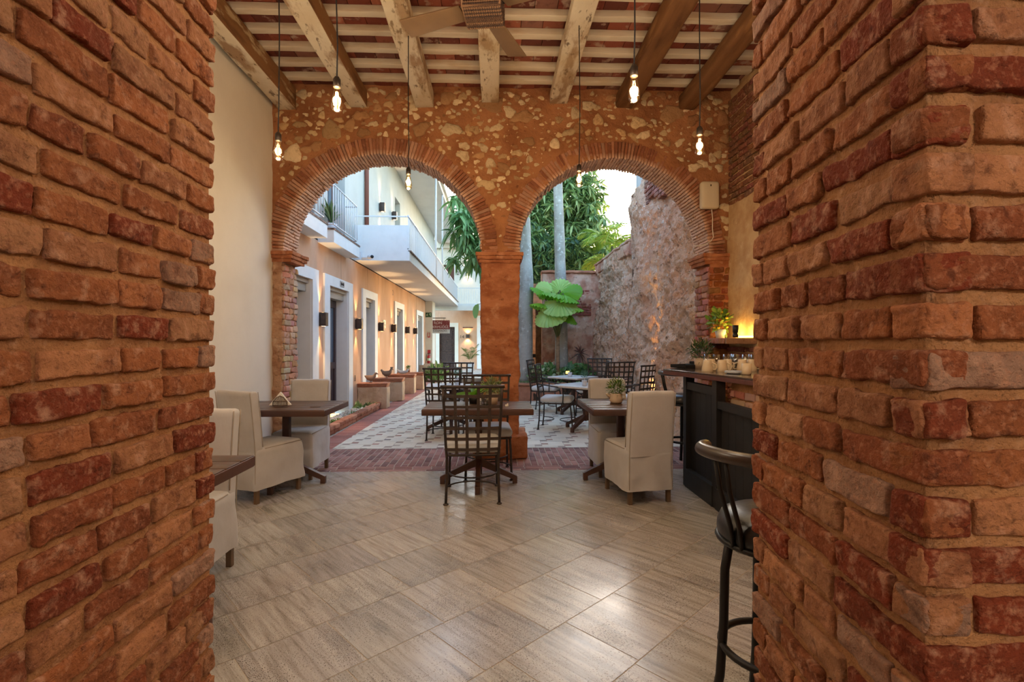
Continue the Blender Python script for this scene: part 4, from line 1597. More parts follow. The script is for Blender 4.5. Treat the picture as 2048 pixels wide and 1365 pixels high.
# ------------------------------------------------------------------ leaves
def leaves(mb2, P, D, L, Wd, droop, C, seg=3, m=0, fold=0.25, shape='lance'):
    P, D = np.asarray(P, float), np.asarray(D, float)
    n = len(P)
    D = D / np.maximum(np.linalg.norm(D, axis=1, keepdims=True), 1e-9)
    L = np.broadcast_to(L, (n,))[:, None]
    Wd = np.broadcast_to(Wd, (n,))[:, None]
    droop = np.broadcast_to(droop, (n,))[:, None]
    up = np.tile(np.array((0, 0, 1.0)), (n, 1)) + 0.5 * rng.normal(size=(n, 3))
    Sd = np.cross(D, up)
    Sd /= np.maximum(np.linalg.norm(Sd, axis=1, keepdims=True), 1e-9)
    Nn = np.cross(Sd, D)
    rows = []
    for k in range(seg + 1):
        t = k / seg
        c = P + D * L * t - np.array((0, 0, 1.0)) * droop * L * t * t
        if shape == 'lance':
            wv = Wd * (math.sin(math.pi * (0.06 + 0.9 * t)) ** 0.8)
        else:
            wv = Wd * (math.sin(math.pi * (0.08 + 0.86 * t ** 0.8)) ** 0.6)
        rows += [c - Sd * wv * 0.5 + Nn * wv * fold * 0.5, c, c + Sd * wv * 0.5 + Nn * wv * fold * 0.5]
    V = np.stack(rows, 1).reshape(-1, 3)
    nr = 3 * (seg + 1)
    base = (np.arange(n) * nr)[:, None]
    F = []
    for k in range(seg):
        for s in (0, 1):
            q = np.array([3 * k + s, 3 * k + s + 1, 3 * k + 4 + s, 3 * k + 3 + s])
            F.append(base + q[None, :])
    F = np.concatenate(F)
    C = np.repeat(np.asarray(C, float), nr, axis=0)
    mb2.add(V, F, C, m)


def pick(cols, n, lo=0.75, hi=1.2):
    a = np.array(cols)[rng.integers(0, len(cols), n)]
    return a * rng.uniform(lo, hi, (n, 1))


def rosettes(mb2, centers, per, L, Wd, cols, droop=(0.15, 0.6), spread=1.0, hang=0.1, seg=3):
    n = len(centers) * per
    P = np.repeat(centers, per, axis=0) + rng.normal(size=(n, 3)) * L * 0.10
    D = rng.normal(size=(n, 3))
    D[:, 2] = D[:, 2] * 0.55 - hang
    leaves(mb2, P, D, rng.uniform(0.7, 1.15, n) * L, rng.uniform(0.8, 1.2, n) * Wd, rng.uniform(*droop, n), pick(cols, n), seg)


MANGO = [S(108, 138, 80), S(128, 154, 90), S(88, 118, 72), S(144, 166, 96), S(160, 178, 118)]
MANGOL = [S(146, 172, 76), S(170, 188, 84), S(124, 156, 72)]


def blob(n, c, r, shell=0.55):
    d = rng.normal(size=(n, 3))
    d /= np.linalg.norm(d, axis=1, keepdims=True)
    q = rng.uniform(shell, 1, (n, 1)) ** 0.7
    return np.array(c) + d * q * np.array(r)


# big mango tree behind the garden wall
t = thing('mango_tree', 'big dark green mango tree filling the second arch behind the palms', 'tree', (2.2, 17.5, 0))
m2 = MB()
m2.tube([(0, 0, 0), (0.1, 0, 1.5), (-0.1, 0.2, 3.0), (0.3, 0.1, 5.0)], [0.3, 0.24, 0.2, 0.12], 12)
for d_ in ((1.4, 0, 5.5), (-1.5, -0.3, 5.2), (0.4, -1.2, 4.8)):
    m2.tube([(-0.1, 0.2, 3.0), (d_[0] * 0.5, d_[1] * 0.5, 4.2), d_], [0.14, 0.1, 0.05], 8)
m2.build('trunk', MT['bark2'], t)
m2 = MB()
cs = np.concatenate([blob(620, (-0.5, 0, 5.3), (2.0, 1.6, 1.9), 0.3), blob(300, (1.1, -0.2, 4.4), (1.4, 1.4, 1.4), 0.3), blob(420, (-1.5, 0.2, 6.8), (1.7, 1.4, 1.8), 0.3), blob(160, (-0.4, 0, 7.4), (1.0, 1.2, 1.0), 0.3), blob(170, (0.75, 0.2, 6.5), (0.9, 1.0, 1.2), 0.3)])
rosettes(m2, cs, 13, 0.30, 0.075, MANGO, hang=0.25)
cs = np.concatenate([blob(60, (0.6, 0.6, 6.3), (1.2, 1.0, 1.2)), blob(40, (1.6, 0.6, 4.6), (1.0, 1.0, 1.2))])
rosettes(m2, cs, 12, 0.28, 0.07, MANGOL, hang=0.2)
m2.build('crown', MT['leaf'], t)
# lower dense tree near the back passage
t = thing('shade_tree', 'low dark tree filling the gap behind the thick grey palm trunk', 'tree', (1.0, 15.4, 0))
m2 = MB()
m2.tube([(0, 0, 0), (0.05, 0, 1.2), (0, 0.1, 2.6)], [0.16, 0.13, 0.08], 10)
m2.build('trunk', MT['bark2'], t)
m2 = MB()
rosettes(m2, np.concatenate([blob(230, (-0.1, 0, 3.6), (1.35, 0.9, 1.5)), blob(80, (-0.3, -0.2, 2.0), (0.9, 0.5, 0.9)), blob(110, (1.2, 0, 3.7), (0.9, 0.7, 1.0))]), 12, 0.27, 0.07, MANGO[:3] + [S(60, 92, 64)], hang=0.25)
m2.build('crown', MT['leaf'], t)
# mango tree leaning toward the gallery
t = thing('mango_tree', 'mango tree with long drooping leaves hanging before the gallery posts', 'tree', (0.1, 11.9, 0))
m2 = MB()
m2.tube([(0, 0, 0), (0.02, 0, 1.2), (-0.02, -0.1, 2.6), (-0.1, -0.4, 4.0)], [0.15, 0.12, 0.1, 0.06], 10)
m2.tube([(-0.02, -0.1, 2.6), (-0.35, -0.9, 3.2), (-0.75, -1.6, 3.75)], [0.07, 0.045, 0.02], 8)
m2.tube([(-0.1, -0.4, 4.0), (-0.5, -1.3, 4.3), (-0.85, -2.0, 4.25)], [0.05, 0.035, 0.015], 8)
m2.build('trunk', MT['bark2'], t)
m2 = MB()
cs = np.concatenate([blob(34, (-0.62, -1.9, 3.65), (0.36, 0.5, 0.45)), blob(16, (-0.42, -2.1, 3.15), (0.24, 0.4, 0.35)), blob(70, (-0.1, -0.6, 4.7), (0.8, 0.8, 0.6)), blob(10, (-0.85, -1.4, 4.15), (0.25, 0.4, 0.25)), blob(8, (-0.85, -0.5, 3.3), (0.25, 0.3, 0.2))])
rosettes(m2, cs, 13, 0.26, 0.06, [S(110, 154, 88), S(132, 172, 104), S(92, 136, 78), S(150, 184, 122)], droop=(0.3, 0.9), hang=0.35)
m2.build('crown', MT['leaf'], t)


# royal palms
def palm(loc, prof, mk, lab, fronds):
    t = thing('royal_palm', lab, 'palm tree', loc, 0, 'tall palms in the garden bed')
    m2 = MB()
    P = [(x, 0, z) for x, z, r_ in prof]
    zz = np.linspace(prof[0][1], prof[-1][1], 60)
    xx = np.interp(zz, [p[1] for p in prof], [p[0] for p in prof])
    rr = np.interp(zz, [p[1] for p in prof], [p[2] for p in prof]) * (1 + 0.012 * np.sin(zz * 40) + 0.015 * np.array([vnoise(np.array([[0, 0, q * 3]]), 3)[0] for q in zz]))
    m2.tube([(a, 0, b_) for a, b_ in zip(xx, zz)], rr, 22)
    m2.build('trunk', MT[mk], t)
    m2 = MB()
    top = np.array((prof[-1][0], 0, prof[-1][1]))
    for k in range(fronds):
        a = 2 * math.pi * k / fronds + 0.4
        n = 34
        tt = np.linspace(0.1, 1, n)
        L = 2.4
        spine = top[None, :] + np.stack([math.cos(a) * L * tt, math.sin(a) * L * tt, 0.9 * tt * L * 0.5 - 1.1 * tt ** 2 * L * 0.5], 1)
        m2.tube(spine[::4], 0.02, 5, S(110, 130, 70))
        tang = np.array((math.cos(a), math.sin(a), 0))
        sd_ = np.array((-math.sin(a), math.cos(a), 0))
        for s in (-1, 1):
            leaves(m2, spine, np.tile(tang * 0.5 + sd_ * s, (n, 1)) + rng.normal(size=(n, 3)) * 0.1, 0.55 * np.sin(math.pi * (0.15 + 0.75 * tt)), 0.035, 0.5, pick([S(120, 150, 76), S(96, 134, 66)], n), 2)
    m2.build('fronds', MT['leaf'], t)


palm((0.70, 11.95, 0.37), [(0, 0, 0.22), (0.01, 0.5, 0.195), (0.02, 1.6, 0.185), (0.035, 2.3, 0.19), (0.035, 2.7, 0.17), (0.02, 3.4, 0.14), (-0.02, 5.2, 0.12), (-0.03, 7.2, 0.10)], 'bark', 'thick pale grey palm trunk standing right beside the centre pier', 9)
palm((1.62, 12.15, 0.37), [(0, 0, 0.165), (0, 1.4, 0.15), (-0.02, 2.4, 0.14), (-0.05, 3.6, 0.125), (-0.10, 5.2, 0.108), (-0.13, 7.6, 0.10)], 'bark', 'slender grey palm trunk rising behind the fan palm leaves', 9)


# feathery palm behind the garden wall
def feather(loc, h, n_f, L, lab, cols, name='areca_palm', up=1.0, group=None):
    t = thing(name, lab, 'palm', loc, 0, group)
    m2 = MB()
    m2.tube([(0, 0, 0), (0.02, 0, h * 0.6), (0, 0, h)], [0.05 * L, 0.045 * L, 0.03 * L], 8)
    m2.build('stem', MT['stem'], t)
    m2 = MB()
    for k in range(n_f):
        a = 2 * math.pi * k / n_f + random.uniform(-0.3, 0.3)
        el = random.uniform(0.7, 1.3) * up
        n = 22
        tt = np.linspace(0.12, 1, n)
        sp_ = np.stack([math.cos(a) * L * tt * 0.8, math.sin(a) * L * tt * 0.8, h + L * (el * tt - 0.9 * tt ** 2)], 1)
        m2.tube(sp_[::3], 0.008 * L + 0.002, 5, cols[0])
        tang = np.gradient(sp_, axis=0)
        tang /= np.linalg.norm(tang, axis=1, keepdims=True)
        sd_ = np.array((-math.sin(a), math.cos(a), 0.15))
        for s in (-1, 1):
            leaves(m2, sp_, tang * 0.9 + sd_ * s, L * 0.42 * np.sin(math.pi * (0.2 + 0.75 * tt)), 0.028 * L + 0.004, 0.25, pick(cols, n), 2)
    m2.build('fronds', MT['leaf'], t)


YG = [S(150, 176, 64), S(168, 184, 76), S(120, 160, 60)]
feather((3.45, 14.6, 0), 4.15, 13, 1.25, 'yellow-green feathery palm rising over the sloping garden wall', YG)
feather((3.25, 13.9, 0), 3.3, 11, 1.0, 'yellow-green feathery palm tucked lower behind the garden wall', YG)
feather((-1.08, 21.9, 0.34), 0.12, 9, 0.55, 'small feathery palm in a white planter by the far porch wall', [S(104, 118, 52), S(120, 130, 60)], name='potted_palm', up=1.9)
m2 = MB()
m2.lathe([(0, 0), (0.17, 0), (0.235, 0.33), (0.245, 0.33), (0.245, 0.37), (0.20, 0.37), (0.19, 0.31), (0, 0.31)], 4, (0, 0, 0))
pw = m2.build('planter', MT['potwhite'], smooth=False, loc=(-1.08, 21.9, 0))
pw.rotation_euler = (0, 0, R(45))
tag(pw, 'square white tapered planter holding a small palm by the far porch', 'planter')


# fan palm with pleated leaves
def fan_leaf(mb2, base, tilt, az, rad, span, colr):
    n = 34
    rings = [0.06, 0.25, 0.5, 0.75, 0.93, 1.0]
    V, F = [], []
    for j, q in enumerate(rings):
        for i in range(n + 1):
            a = -span / 2 + span * i / n
            rr = rad * q
            if j == len(rings) - 1:
                rr *= 1.0 + (0.025 if i % 2 else -0.02)
            rr *= 1 - 0.14 * abs(a / (span / 2)) ** 3
            pl_ = (0.018 if i % 2 else -0.018) * q * rad / 0.35
            V.append((rr * math.cos(a), rr * math.sin(a), pl_ - 0.30 * rad * q * q + 0.10 * rad * q * math.cos(2 * a)))
    for j in range(len(rings) - 1):
        for i in range(n):
            p = j * (n + 1) + i
            F.append((p, p + 1, p + n + 2, p + n + 1))
    V = np.array(V)
    M = Matrix.Translation(base) @ Matrix.Rotation(az, 4, 'Z') @ Matrix.Rotation(-tilt, 4, 'Y')
    V = np.array([M @ Vector(v) for v in V])
    k = rng.uniform(0.9, 1.1, (len(V), 1))
    mb2.add(V, np.array(F), np.array(colr)[None, :] * (0.94 + 0.06 * k))


t = thing('fan_palm', 'bright green fan palm with broad pleated leaves beside the slender trunk', 'palm', (1.47, 11.65, 0.46))
m2 = MB()
m2.tube([(0, 0, -0.1), (0.0, 0, 0.6), (0.0, 0, 1.15)], [0.05, 0.045, 0.04], 10)
m2.build('stem', MT['bark2'], t)
B1, B2, B3 = S(148, 196, 66), S(116, 176, 44), S(184, 218, 128)
FL = [((-0.15, 0.02, 2.05), 1.0, R(125), 0.37, B3), ((0.05, 0.04, 2.08), 1.15, R(80), 0.37, B3), ((0.10, -0.12, 2.0), 0.75, R(38), 0.44, B2), ((-0.05, -0.2, 1.98), 0.15, R(190), 0.38, B2),
      ((0.12, -0.25, 1.95), -0.35, R(325), 0.38, B2), ((0.0, -0.32, 1.80), -0.75, R(262), 0.43, B3), ((-0.22, -0.25, 1.60), -0.9, R(235), 0.44, B3), ((0.22, -0.1, 1.72), -0.15, R(0), 0.38, B1),
      ((0.2, -0.1, 1.58), -0.8, R(325), 0.36, B2), ((-0.34, -0.05, 1.76), 0.1, R(190), 0.32, B1), ((-0.34, -0.02, 2.05), 0.5, R(165), 0.32, B2), ((-0.1, -0.15, 1.55), -0.6, R(200), 0.34, B2)]
for (b_, tl, az, rad, cc) in FL:
    m2 = MB()
    fan_leaf(m2, b_, tl, az, rad, R(250), cc)
    lf = m2.build('fan_leaf', MT['bigleaf'], t, smooth=False)
    m2 = MB()
    m2.tube([(0, 0, 0.9), (b_[0] * 0.4, b_[1] * 0.4, 1.2 + 0.2 * (b_[2] - 1.2)), b_], 0.011, 6)
    m2.build('leaf_stalk', MT['stem'], lf)


t = thing('broadleaf_plant', 'plant with a hanging round green leaf peeping past the centre pier', 'plant', (-0.12, 10.4, 0))
m2 = MB()
m2.tube([(0, 0, 0), (0.03, 0, 0.9), (0.0, 0, 1.95), (-0.12, 0, 2.14), (-0.25, -0.03, 2.12)], [0.02, 0.016, 0.01, 0.007, 0.006], 8)
m2.build('stem', MT['stem'], t)
m2 = MB()
leaves(m2, [(-0.25, -0.03, 2.12), (0.12, 0.1, 1.9)], [(-0.05, -0.35, -0.95), (1, 0.2, 0.2)], [0.31, 0.4], [0.20, 0.2], 0.0, [S(140, 190, 116)] * 2, 8, shape='round')
m2.build('leaves', MT['bigleaf'], t)

# ------------------------------------------------------------------ garden: bed wall, side wall, back wall
mb = MB()
mb.box((1.35, 11.40, 0.17), (3.2, 0.20, 0.36), r=0.02, n=(60, 4, 8), amp=0.008, sc_=6, seed=2)
mb.box((1.35, 11.39, 0.375), (3.24, 0.25, 0.05), r=0.015, n=(60, 4, 3), amp=0.006, sc_=9, seed=3, m=1)
struct(mb.build('trim_bed', [MT['cap'], MT['cap']]))
mb = MB()
mb.box((1.1, 12.4, 0.18), (4.2, 2.2, 0.36), r=0.0, n=(20, 12, 2), amp=0.02, sc_=3)
struct(mb.build('planting_soil', MT['soil']))

mb = MB()
ys = np.concatenate([np.linspace(6.1, 9.38, 150), np.linspace(9.40, 12.7, 120)])
nz = 150


def fxg(y_, f_):
    zt_ = np.where(y_ < 9.39, 4.12 + 0.10 * (9.39 - y_) / 3.3, 3.27 - 0.10 * (y_ - 9.4) / 3.3)
    p0 = np.stack([0 * y_, y_ * 2.2, 0 * y_], 1)
    zt_ = zt_ + 0.03 * fbm(p0, 5, 3)
    z_ = f_ * zt_
    p = np.stack([0 * y_, y_, z_], 1)
    a = 0.08 * fbm(p * 1.6, 71, 4) + 0.05 * fbm(p * 6, 77, 3) + 0.022 * fbm(p * 20, 79, 2)
    # hollows and overhanging lumps near the top
    a = a + 0.06 * np.clip(fbm(p * np.array((1, 2.4, 3.4)), 83, 2) - 0.35, 0, 1) * (z_ > 1.9)
    x_ = XG + 0.05 + a - 0.10 * (1 - f_) * 0.4
    return np.stack([x_, y_, z_], 1)


grid_wall(mb, fxg, ys, np.linspace(0, 1, nz), flip=True)
mb.box((XG + 0.33, 7.75, 2.02), (0.4, 3.3, 4.1), m=0)
mb.box((XG + 0.33, 11.0, 1.58), (0.4, 3.3, 3.2), m=0)
# smooth coping on the low stretch and upper brickwork on the high stretch
mb.box((XG + 0.12, 11.05, 3.29), (0.30, 3.3, 0.05), r=0.015, n=(4, 50, 3), amp=0.014, sc_=5, m=3)
mb.box((XG + 0.04, 11.0, 3.15), (0.10, 3.2, 0.24), r=0.02, n=(4, 60, 8), amp=0.03, sc_=5, m=3)
facing(mb, (XG + 0.06, 9.36, 3.45), (0, -1, 0), (-1, 0, 0), 3.2, 0.72, 0.075, 0.06, 0.12, 0.22, 0.1, 0.05, n=(4, 2, 3), m=2, gap=0.02,
       cols=lambda: tuple(q * random.uniform(0.8, 1.1) for q in random.choice([S(150, 106, 98), S(168, 128, 118), S(138, 92, 84)])), skip=lambda s, z: z < 0.45 - 0.16 * s + random.uniform(-0.08, 0.08))
struct(mb.build('wall_garden_right', [MT['earth'], MT['old'], MT['brick'], MT['gplaster']]))

mb = MB()
xs = np.linspace(1.20, XG + 0.1, 90)


def fxb(x_, f_):
    zt_ = 3.09 + 0.03 * fbm(np.stack([x_ * 3, 0 * x_, 0 * x_], 1), 3, 2)
    z_ = f_ * zt_
    p = np.stack([x_, 0 * x_, z_], 1)
    y_ = 12.55 - 0.03 * fbm(p * 2.5, 91, 4) - 0.012 * fbm(p * 12, 93, 2) - 0.05 * np.clip(fbm(p * np.array((1.2, 1, 3)), 97, 2) - 0.2, 0, 1)
    return np.stack([x_, y_, z_], 1)


grid_wall(mb, fxb, xs, np.linspace(0, 1, 130))
mb.box((1.90, 12.8, 1.54), (1.42, 0.4, 3.06), m=0)
mb.box((1.88, 12.72, 3.10), (1.42, 0.5, 0.06), r=0.015, n=(30, 8, 2), amp=0.012, sc_=5, m=1)
facing(mb, (1.62, 12.54, 2.0), (1, 0, 0), (0, -1, 0), 0.80, 0.66, 0.066, 0.05, 0.10, 0.2, 0.06, 0.022, n=(4, 2, 3), m=2, gap=0.014,
       cols=lambda: tuple(q * random.uniform(0.85, 1.1) for q in random.choice([S(150, 86, 74), S(164, 100, 84), S(136, 76, 66)])))
struct(mb.build('wall_garden_back', [MT['gplaster'], MT['cap'], MT['arch']]))

# dark passage beside the back wall with a timber gate post
mb = MB()
mb.box((1.05, 14.3, 1.5), (1.5, 0.12, 3.0))
struct(mb.build('wall_passage', MT['bark2']))
gt = thing('timber_gate', 'red-brown timber gate post with a dark rail in the passage beside the fan palm', 'gate', (1.13, 12.9, 0))
m2 = MB()
m2.box((0.02, 0, 1.1), (0.20, 0.16, 2.2), r=0.02, n=(3, 3, 14), amp=0.012, sc_=4)
m2.build('post', MT['bwood'], gt)
m2 = MB()
m2.box((-0.26, 0.02, 0.98), (0.44, 0.06, 0.09))
m2.build('rail', MT['stool'], gt)
ll = thing('garden_light', 'tall narrow amber garden light glowing in the passage', 'garden light', (0.98, 13.2, 0))
m2 = MB()
m2.box((0, 0, 0.68), (0.04, 0.04, 1.36), r=0.006)
m2.build('post', MT['stool'], ll)
for z0_, z1_ in ((0.3, 0.45), (0.5, 0.82), (1.08, 1.32)):
    m2 = MB()
    m2.box((0, -0.024, (z0_ + z1_) / 2), (0.03, 0.012, z1_ - z0_))
    m2.build('lens', MT['orange'], ll)
m2 = MB()
m2.tube([(0.62 + 0.22, 12.0, 0.36), (0.84, 12.0, 0.9), (0.80, 12.05, 1.5), (0.76, 12.1, 2.4)], 0.012, 6)
tag(m2.build('vine_stem', MT['stem']), 'thin bare vine stem rising beside the thick grey palm trunk', 'vine')

# neighbouring house seen over the garden wall
mb = MB()
mb.box((4.85, 12.4, 3.2), (2.2, 1.6, 6.4))
nb_ = mb.build('neighbour_house', MT['concrete'], smooth=False)
tag(nb_, 'plain grey house corner rising over the high garden wall', 'house')
m2 = MB()
m2.box((4.85, 12.4, 6.44), (2.4, 1.8, 0.10))
m2.build('roof_edge', MT['white'], nb_, smooth=False)

# wall-washing uplight on the side wall
up = thing('wall_uplight', 'small uplight at the foot of the crumbling wall washing it amber', 'uplight', (2.36, 7.92, 0))
m2 = MB()
m2.lathe([(0, 0), (0.05, 0), (0.05, 0.09), (0.04, 0.10), (0, 0.10)], 14)
m2.build('housing', MT['stool'], up)
m2 = MB()
m2.lathe([(0, 0.102), (0.034, 0.102)], 12)
m2.build('lens', MT['lens'], up)
lamp('uplight_light', 'SPOT', (2.36, 7.92, 0.115), 150, (1.0, 0.56, 0.2), 0.02, rot=(math.pi, R(9), 0), spot=40, blend=0.9)
up2 = thing('garden_spot', 'tiny yellow garden spotlight glowing among the bed shrubs', 'garden light', (1.66, 11.45, 0.40))
m2 = MB()
m2.tube([(0, 0, 0), (0, 0, 0.22)], 0.012, 8)
m2.lathe([(0, 0.2), (0.045, 0.2), (0.055, 0.27), (0.0, 0.275)], 12)
m2.build('housing', MT['stool'], up2)
m2 = MB()
m2.box((0, -0.045, 0.24), (0.08, 0.03, 0.06), r=0.012)
m2.build('lens', MT['orange'], up2)

# bed shrubs
SH = [S(126, 168, 104), S(190, 210, 170), S(100, 148, 84), S(216, 226, 196)]


def shrub(name, loc, n, r, L, Wd, cols, lab, cat, shape='round', hang=-0.2, group=None):
    t = thing(name, lab, cat, loc, 0, group)
    m2 = MB()
    for k in range(5):
        a = random.uniform(0, 6.28)
        m2.tube([(0, 0, 0), (0.4 * r[0] * math.cos(a), 0.4 * r[0] * math.sin(a), r[2] * 1.0)], [0.01, 0.004], 5)
    m2.build('stem', MT['stem'], t)
    m2 = MB()
    P = blob(n, (0, 0, r[2]), r, 0.3)
    D = (P - np.array((0, 0, r[2] * 0.5))) + rng.normal(size=(n, 3)) * 0.4 * r[0]
    D[:, 2] -= hang * r[0]
    leaves(m2, P, D, rng.uniform(0.7, 1.2, n) * L, rng.uniform(0.8, 1.2, n) * Wd, rng.uniform(0.1, 0.5, n), pick(cols, n), 3, shape=shape)
    m2.build('leaves', MT['leaf'], t)
    return t


for x, y, s, lab in ((1.02, 11.75, 1.0, 'variegated garden shrub nearest the thick grey palm trunk'), (1.28, 11.8, 1.15, 'variegated garden shrub behind the left iron chairs'),
                     (1.55, 11.72, 0.9, 'variegated garden shrub under the slender palm trunk'), (1.86, 11.8, 1.1, 'green garden shrub beside the yellow garden spotlight'),
                     (2.12, 11.75, 1.1, 'broad-leaved garden shrub near the corner of the garden walls'), (2.28, 11.95, 0.8, 'garden shrub in the very corner of the garden walls')):
    shrub('garden_shrub', (x, y, 0.36), 150, (0.19 * s, 0.17, 0.20 * s), 0.12 * s, 0.07, SH if x < 1.7 else SH[:1] + SH[2:3] + [S(96, 140, 84)], lab, 'shrub', group='low shrubs in the raised garden bed')
m2 = MB()
n = 2600
P = np.stack([rng.uniform(0.1, 1.0, n), rng.uniform(11.52, 11.9, n), np.full(n, 0.36)], 1)
leaves(m2, P, np.stack([rng.normal(size=n) * 0.4, rng.normal(size=n) * 0.4, np.ones(n)], 1), rng.uniform(0.05, 0.12, n), 0.014, 0.3, pick([S(110, 150, 100), S(150, 176, 130)], n), 2)
tag(m2.build('groundcover', MT['leaf']), 'pale green groundcover at the foot of the thick palm trunk', 'groundcover', kind='stuff')
t = thing('spiky_plant', 'dark red spiky plant growing against the garden back wall', 'plant', (2.06, 12.08, 0.36))
m2 = MB()
m2.tube([(0, 0, 0), (0.01, 0, 0.7)], [0.018, 0.012], 6)
m2.build('stem', MT['bark2'], t)
m2 = MB()
n = 60
P = np.tile(np.array((0.01, 0, 0.70)), (n, 1))
D = rng.normal(size=(n, 3)) + np.array((0, 0, 0.3))
leaves(m2, P, D, rng.uniform(0.20, 0.32, n), 0.022, 0.25, pick([S(126, 84, 80), S(146, 104, 96), S(110, 96, 84)], n), 3)
m2.build('leaves', MT['leaf'], t)

# pebble bed plants
t = thing('barrel_cactus', 'ribbed brown barrel cactus in the white pebbles', 'cactus', (-2.56, 7.02, 0.05))
m2 = MB()
m2.lathe([(0.05, 0), (0.062, 0.05), (0.066, 0.12), (0.058, 0.17), (0.036, 0.20), (0.0, 0.21)], 48, ribs=12, ramp=0.1)
m2.build('body', MT['bark2'], t)
m2 = MB()
n = 14
leaves(m2, np.tile(np.array((0, 0, 0.01)), (n, 1)) + rng.normal(size=(n, 3)) * np.array((0.05, 0.05, 0)), rng.normal(size=(n, 3)) * np.array((1, 1, 0.2)) + np.array((0, 0, 0.4)), 0.09, 0.03, 0.4, pick(MANGO, n), 2)
m2.build('leaves', MT['leaf'], t)
for x, y, s, lab in ((-2.50, 7.95, 1.0, 'small yellow-green succulent in the pebbles past the cactus'), (-2.44, 8.75, 1.0, 'upright dark green succulent in the pebbles beside the brick kerb'),
                     (-2.62, 9.75, 1.5, 'strappy green plant at the foot of the nearest pedestal'), (-2.42, 9.9, 1.3, 'strappy green plant at the pedestal corner above the kerb')):
    t = thing('bed_succulent', lab, 'plant', (x, y, 0.055), 0, 'little plants in the pebble bed')
    m2 = MB()
    n = 26
    D = rng.normal(size=(n, 3))
    D[:, 2] = np.abs(D[:, 2]) + 0.6
    leaves(m2, np.zeros((n, 3)) + rng.normal(size=(n, 3)) * np.array((0.03 * s, 0.03 * s, 0)), D, rng.uniform(0.08, 0.15, n) * s, 0.03 * s, 0.2, pick(MANGO + ([S(150, 160, 60)] * 3 if s == 1.0 and x < -2.45 else []), n), 3)
    m2.build('leaves', MT['leaf'], t)
t = thing('tiny_potted_plant', 'tiny potted plant on the last pedestal along the house', 'plant', (-2.45, 14.2, 0.482))
m2 = MB()
m2.lathe([(0, 0), (0.05, 0), (0.06, 0.08), (0, 0.08)], 12)
m2.build('pot', MT['cap'], t)
m2 = MB()
n = 60
leaves(m2, blob(n, (0, 0, 0.13), (0.05, 0.05, 0.05)), rng.normal(size=(n, 3)) + np.array((0, 0, 0.7)), 0.07, 0.02, 0.2, pick(MANGO, n), 2)
m2.build('leaves', MT['leaf'], t)
# left border by the far gallery column
for x, y, lab in ((-1.82, 14.9, 'leafy border plant just past the last pedestal'), (-1.72, 15.6, 'leafy border plant farther along, behind the courtyard chairs')):
    shrub('border_plant', (x, y, 0.02), 110, (0.26, 0.3, 0.30), 0.28, 0.06, [S(96, 130, 62), S(124, 152, 84), S(70, 104, 54)], lab, 'plant', shape='lance', hang=-1.0, group='border plants beside the paved court')
mb = MB()
mb.box((-2.35, 18.4, 0.24), (0.82, 0.30, 0.48), r=0.015, n=(10, 5, 6), amp=0.01, sc_=5)
struct(mb.build('trim_bed_end', MT['pedestal']))
# spiky potted plant on the balcony
t = thing('balcony_plant', 'spiky green plant in a white pot on the railed balcony', 'plant', (-2.655, 8.20, 3.128))
m2 = MB()
m2.lathe([(0, 0), (0.075, 0), (0.095, 0.13), (0.08, 0.13), (0, 0.12)], 16)
m2.build('pot', MT['potwhite'], t)
m2 = MB()
n = 90
D = rng.normal(size=(n, 3)) * np.array((0.12, 0.6, 1)) + np.array((0.02, 0.1, 0))
D[:, 2] = np.abs(D[:, 2]) + 0.6
leaves(m2, np.tile(np.array((0, 0, 0.14)), (n, 1)), D, rng.uniform(0.3, 0.55, n), 0.028, 0.25, pick([S(96, 122, 70), S(130, 146, 96), S(70, 98, 58)], n), 3)
m2.build('leaves', MT['leaf'], t)

# ------------------------------------------------------------------ far end building
mb = MB()
EY = 24.6
rects_wall(mb, EY, -3.6, 3.6, 0, 3.0, [(-2.72, -1.97, 0, 2.05)], thick=0.3, axis='y')
struct(mb.build('wall_end_lower', MT['peach'], smooth=False))
mb = MB()
rects_wall(mb, EY, -3.6, 3.6, 3.0, 5.9, [(-2.52, -2.0, 3.05, 5.1)], thick=0.3, axis='y')
mb.box((0, EY + 0.3, 6.1), (7.2, 0.9, 0.4))
struct(mb.build('wall_end_upper', MT['cream'], smooth=False))
mb = MB()
mb.box((0.9, 23.85, 3.0), (5.2, 1.6, 0.16))
mb.box((-0.4, 23.02, 2.86), (4.9, 0.16, 0.2))
struct(mb.build('slab_end', MT['white'], smooth=False))
rl = thing('end_railing', 'thin white railing across the far upper landing beyond the gallery', 'railing', (-1.69, 23.05, 3.08))
m2 = MB()
m2.box((1.4, 0, 0.72), (2.8, 0.03, 0.03))
m2.build('rail', MT['metalwhite'], rl)
for k in range(26):
    m2 = MB()
    m2.box((0.05 + k * 0.108, 0, 0.36), (0.012, 0.012, 0.72))
    m2.build('baluster', MT['metalwhite'], rl)
# roof terrace lattice
tr = thing('terrace_railing', 'dark lattice railing of the roof terrace above the far wall', 'railing', (-2.9, 24.35, 6.3))
for z in (0.05, 0.55):
    m2 = MB()
    m2.box((1.3, 0, z), (2.8, 0.04, 0.05))
    m2.build('rail', MT['doorwood'], tr)
for k in range(12):
    m2 = MB()
    m2.box((0.0 + k * 0.24, 0, 0.3), (0.03, 0.03, 0.5))
    m2.build('baluster', MT['doorwood'], tr)
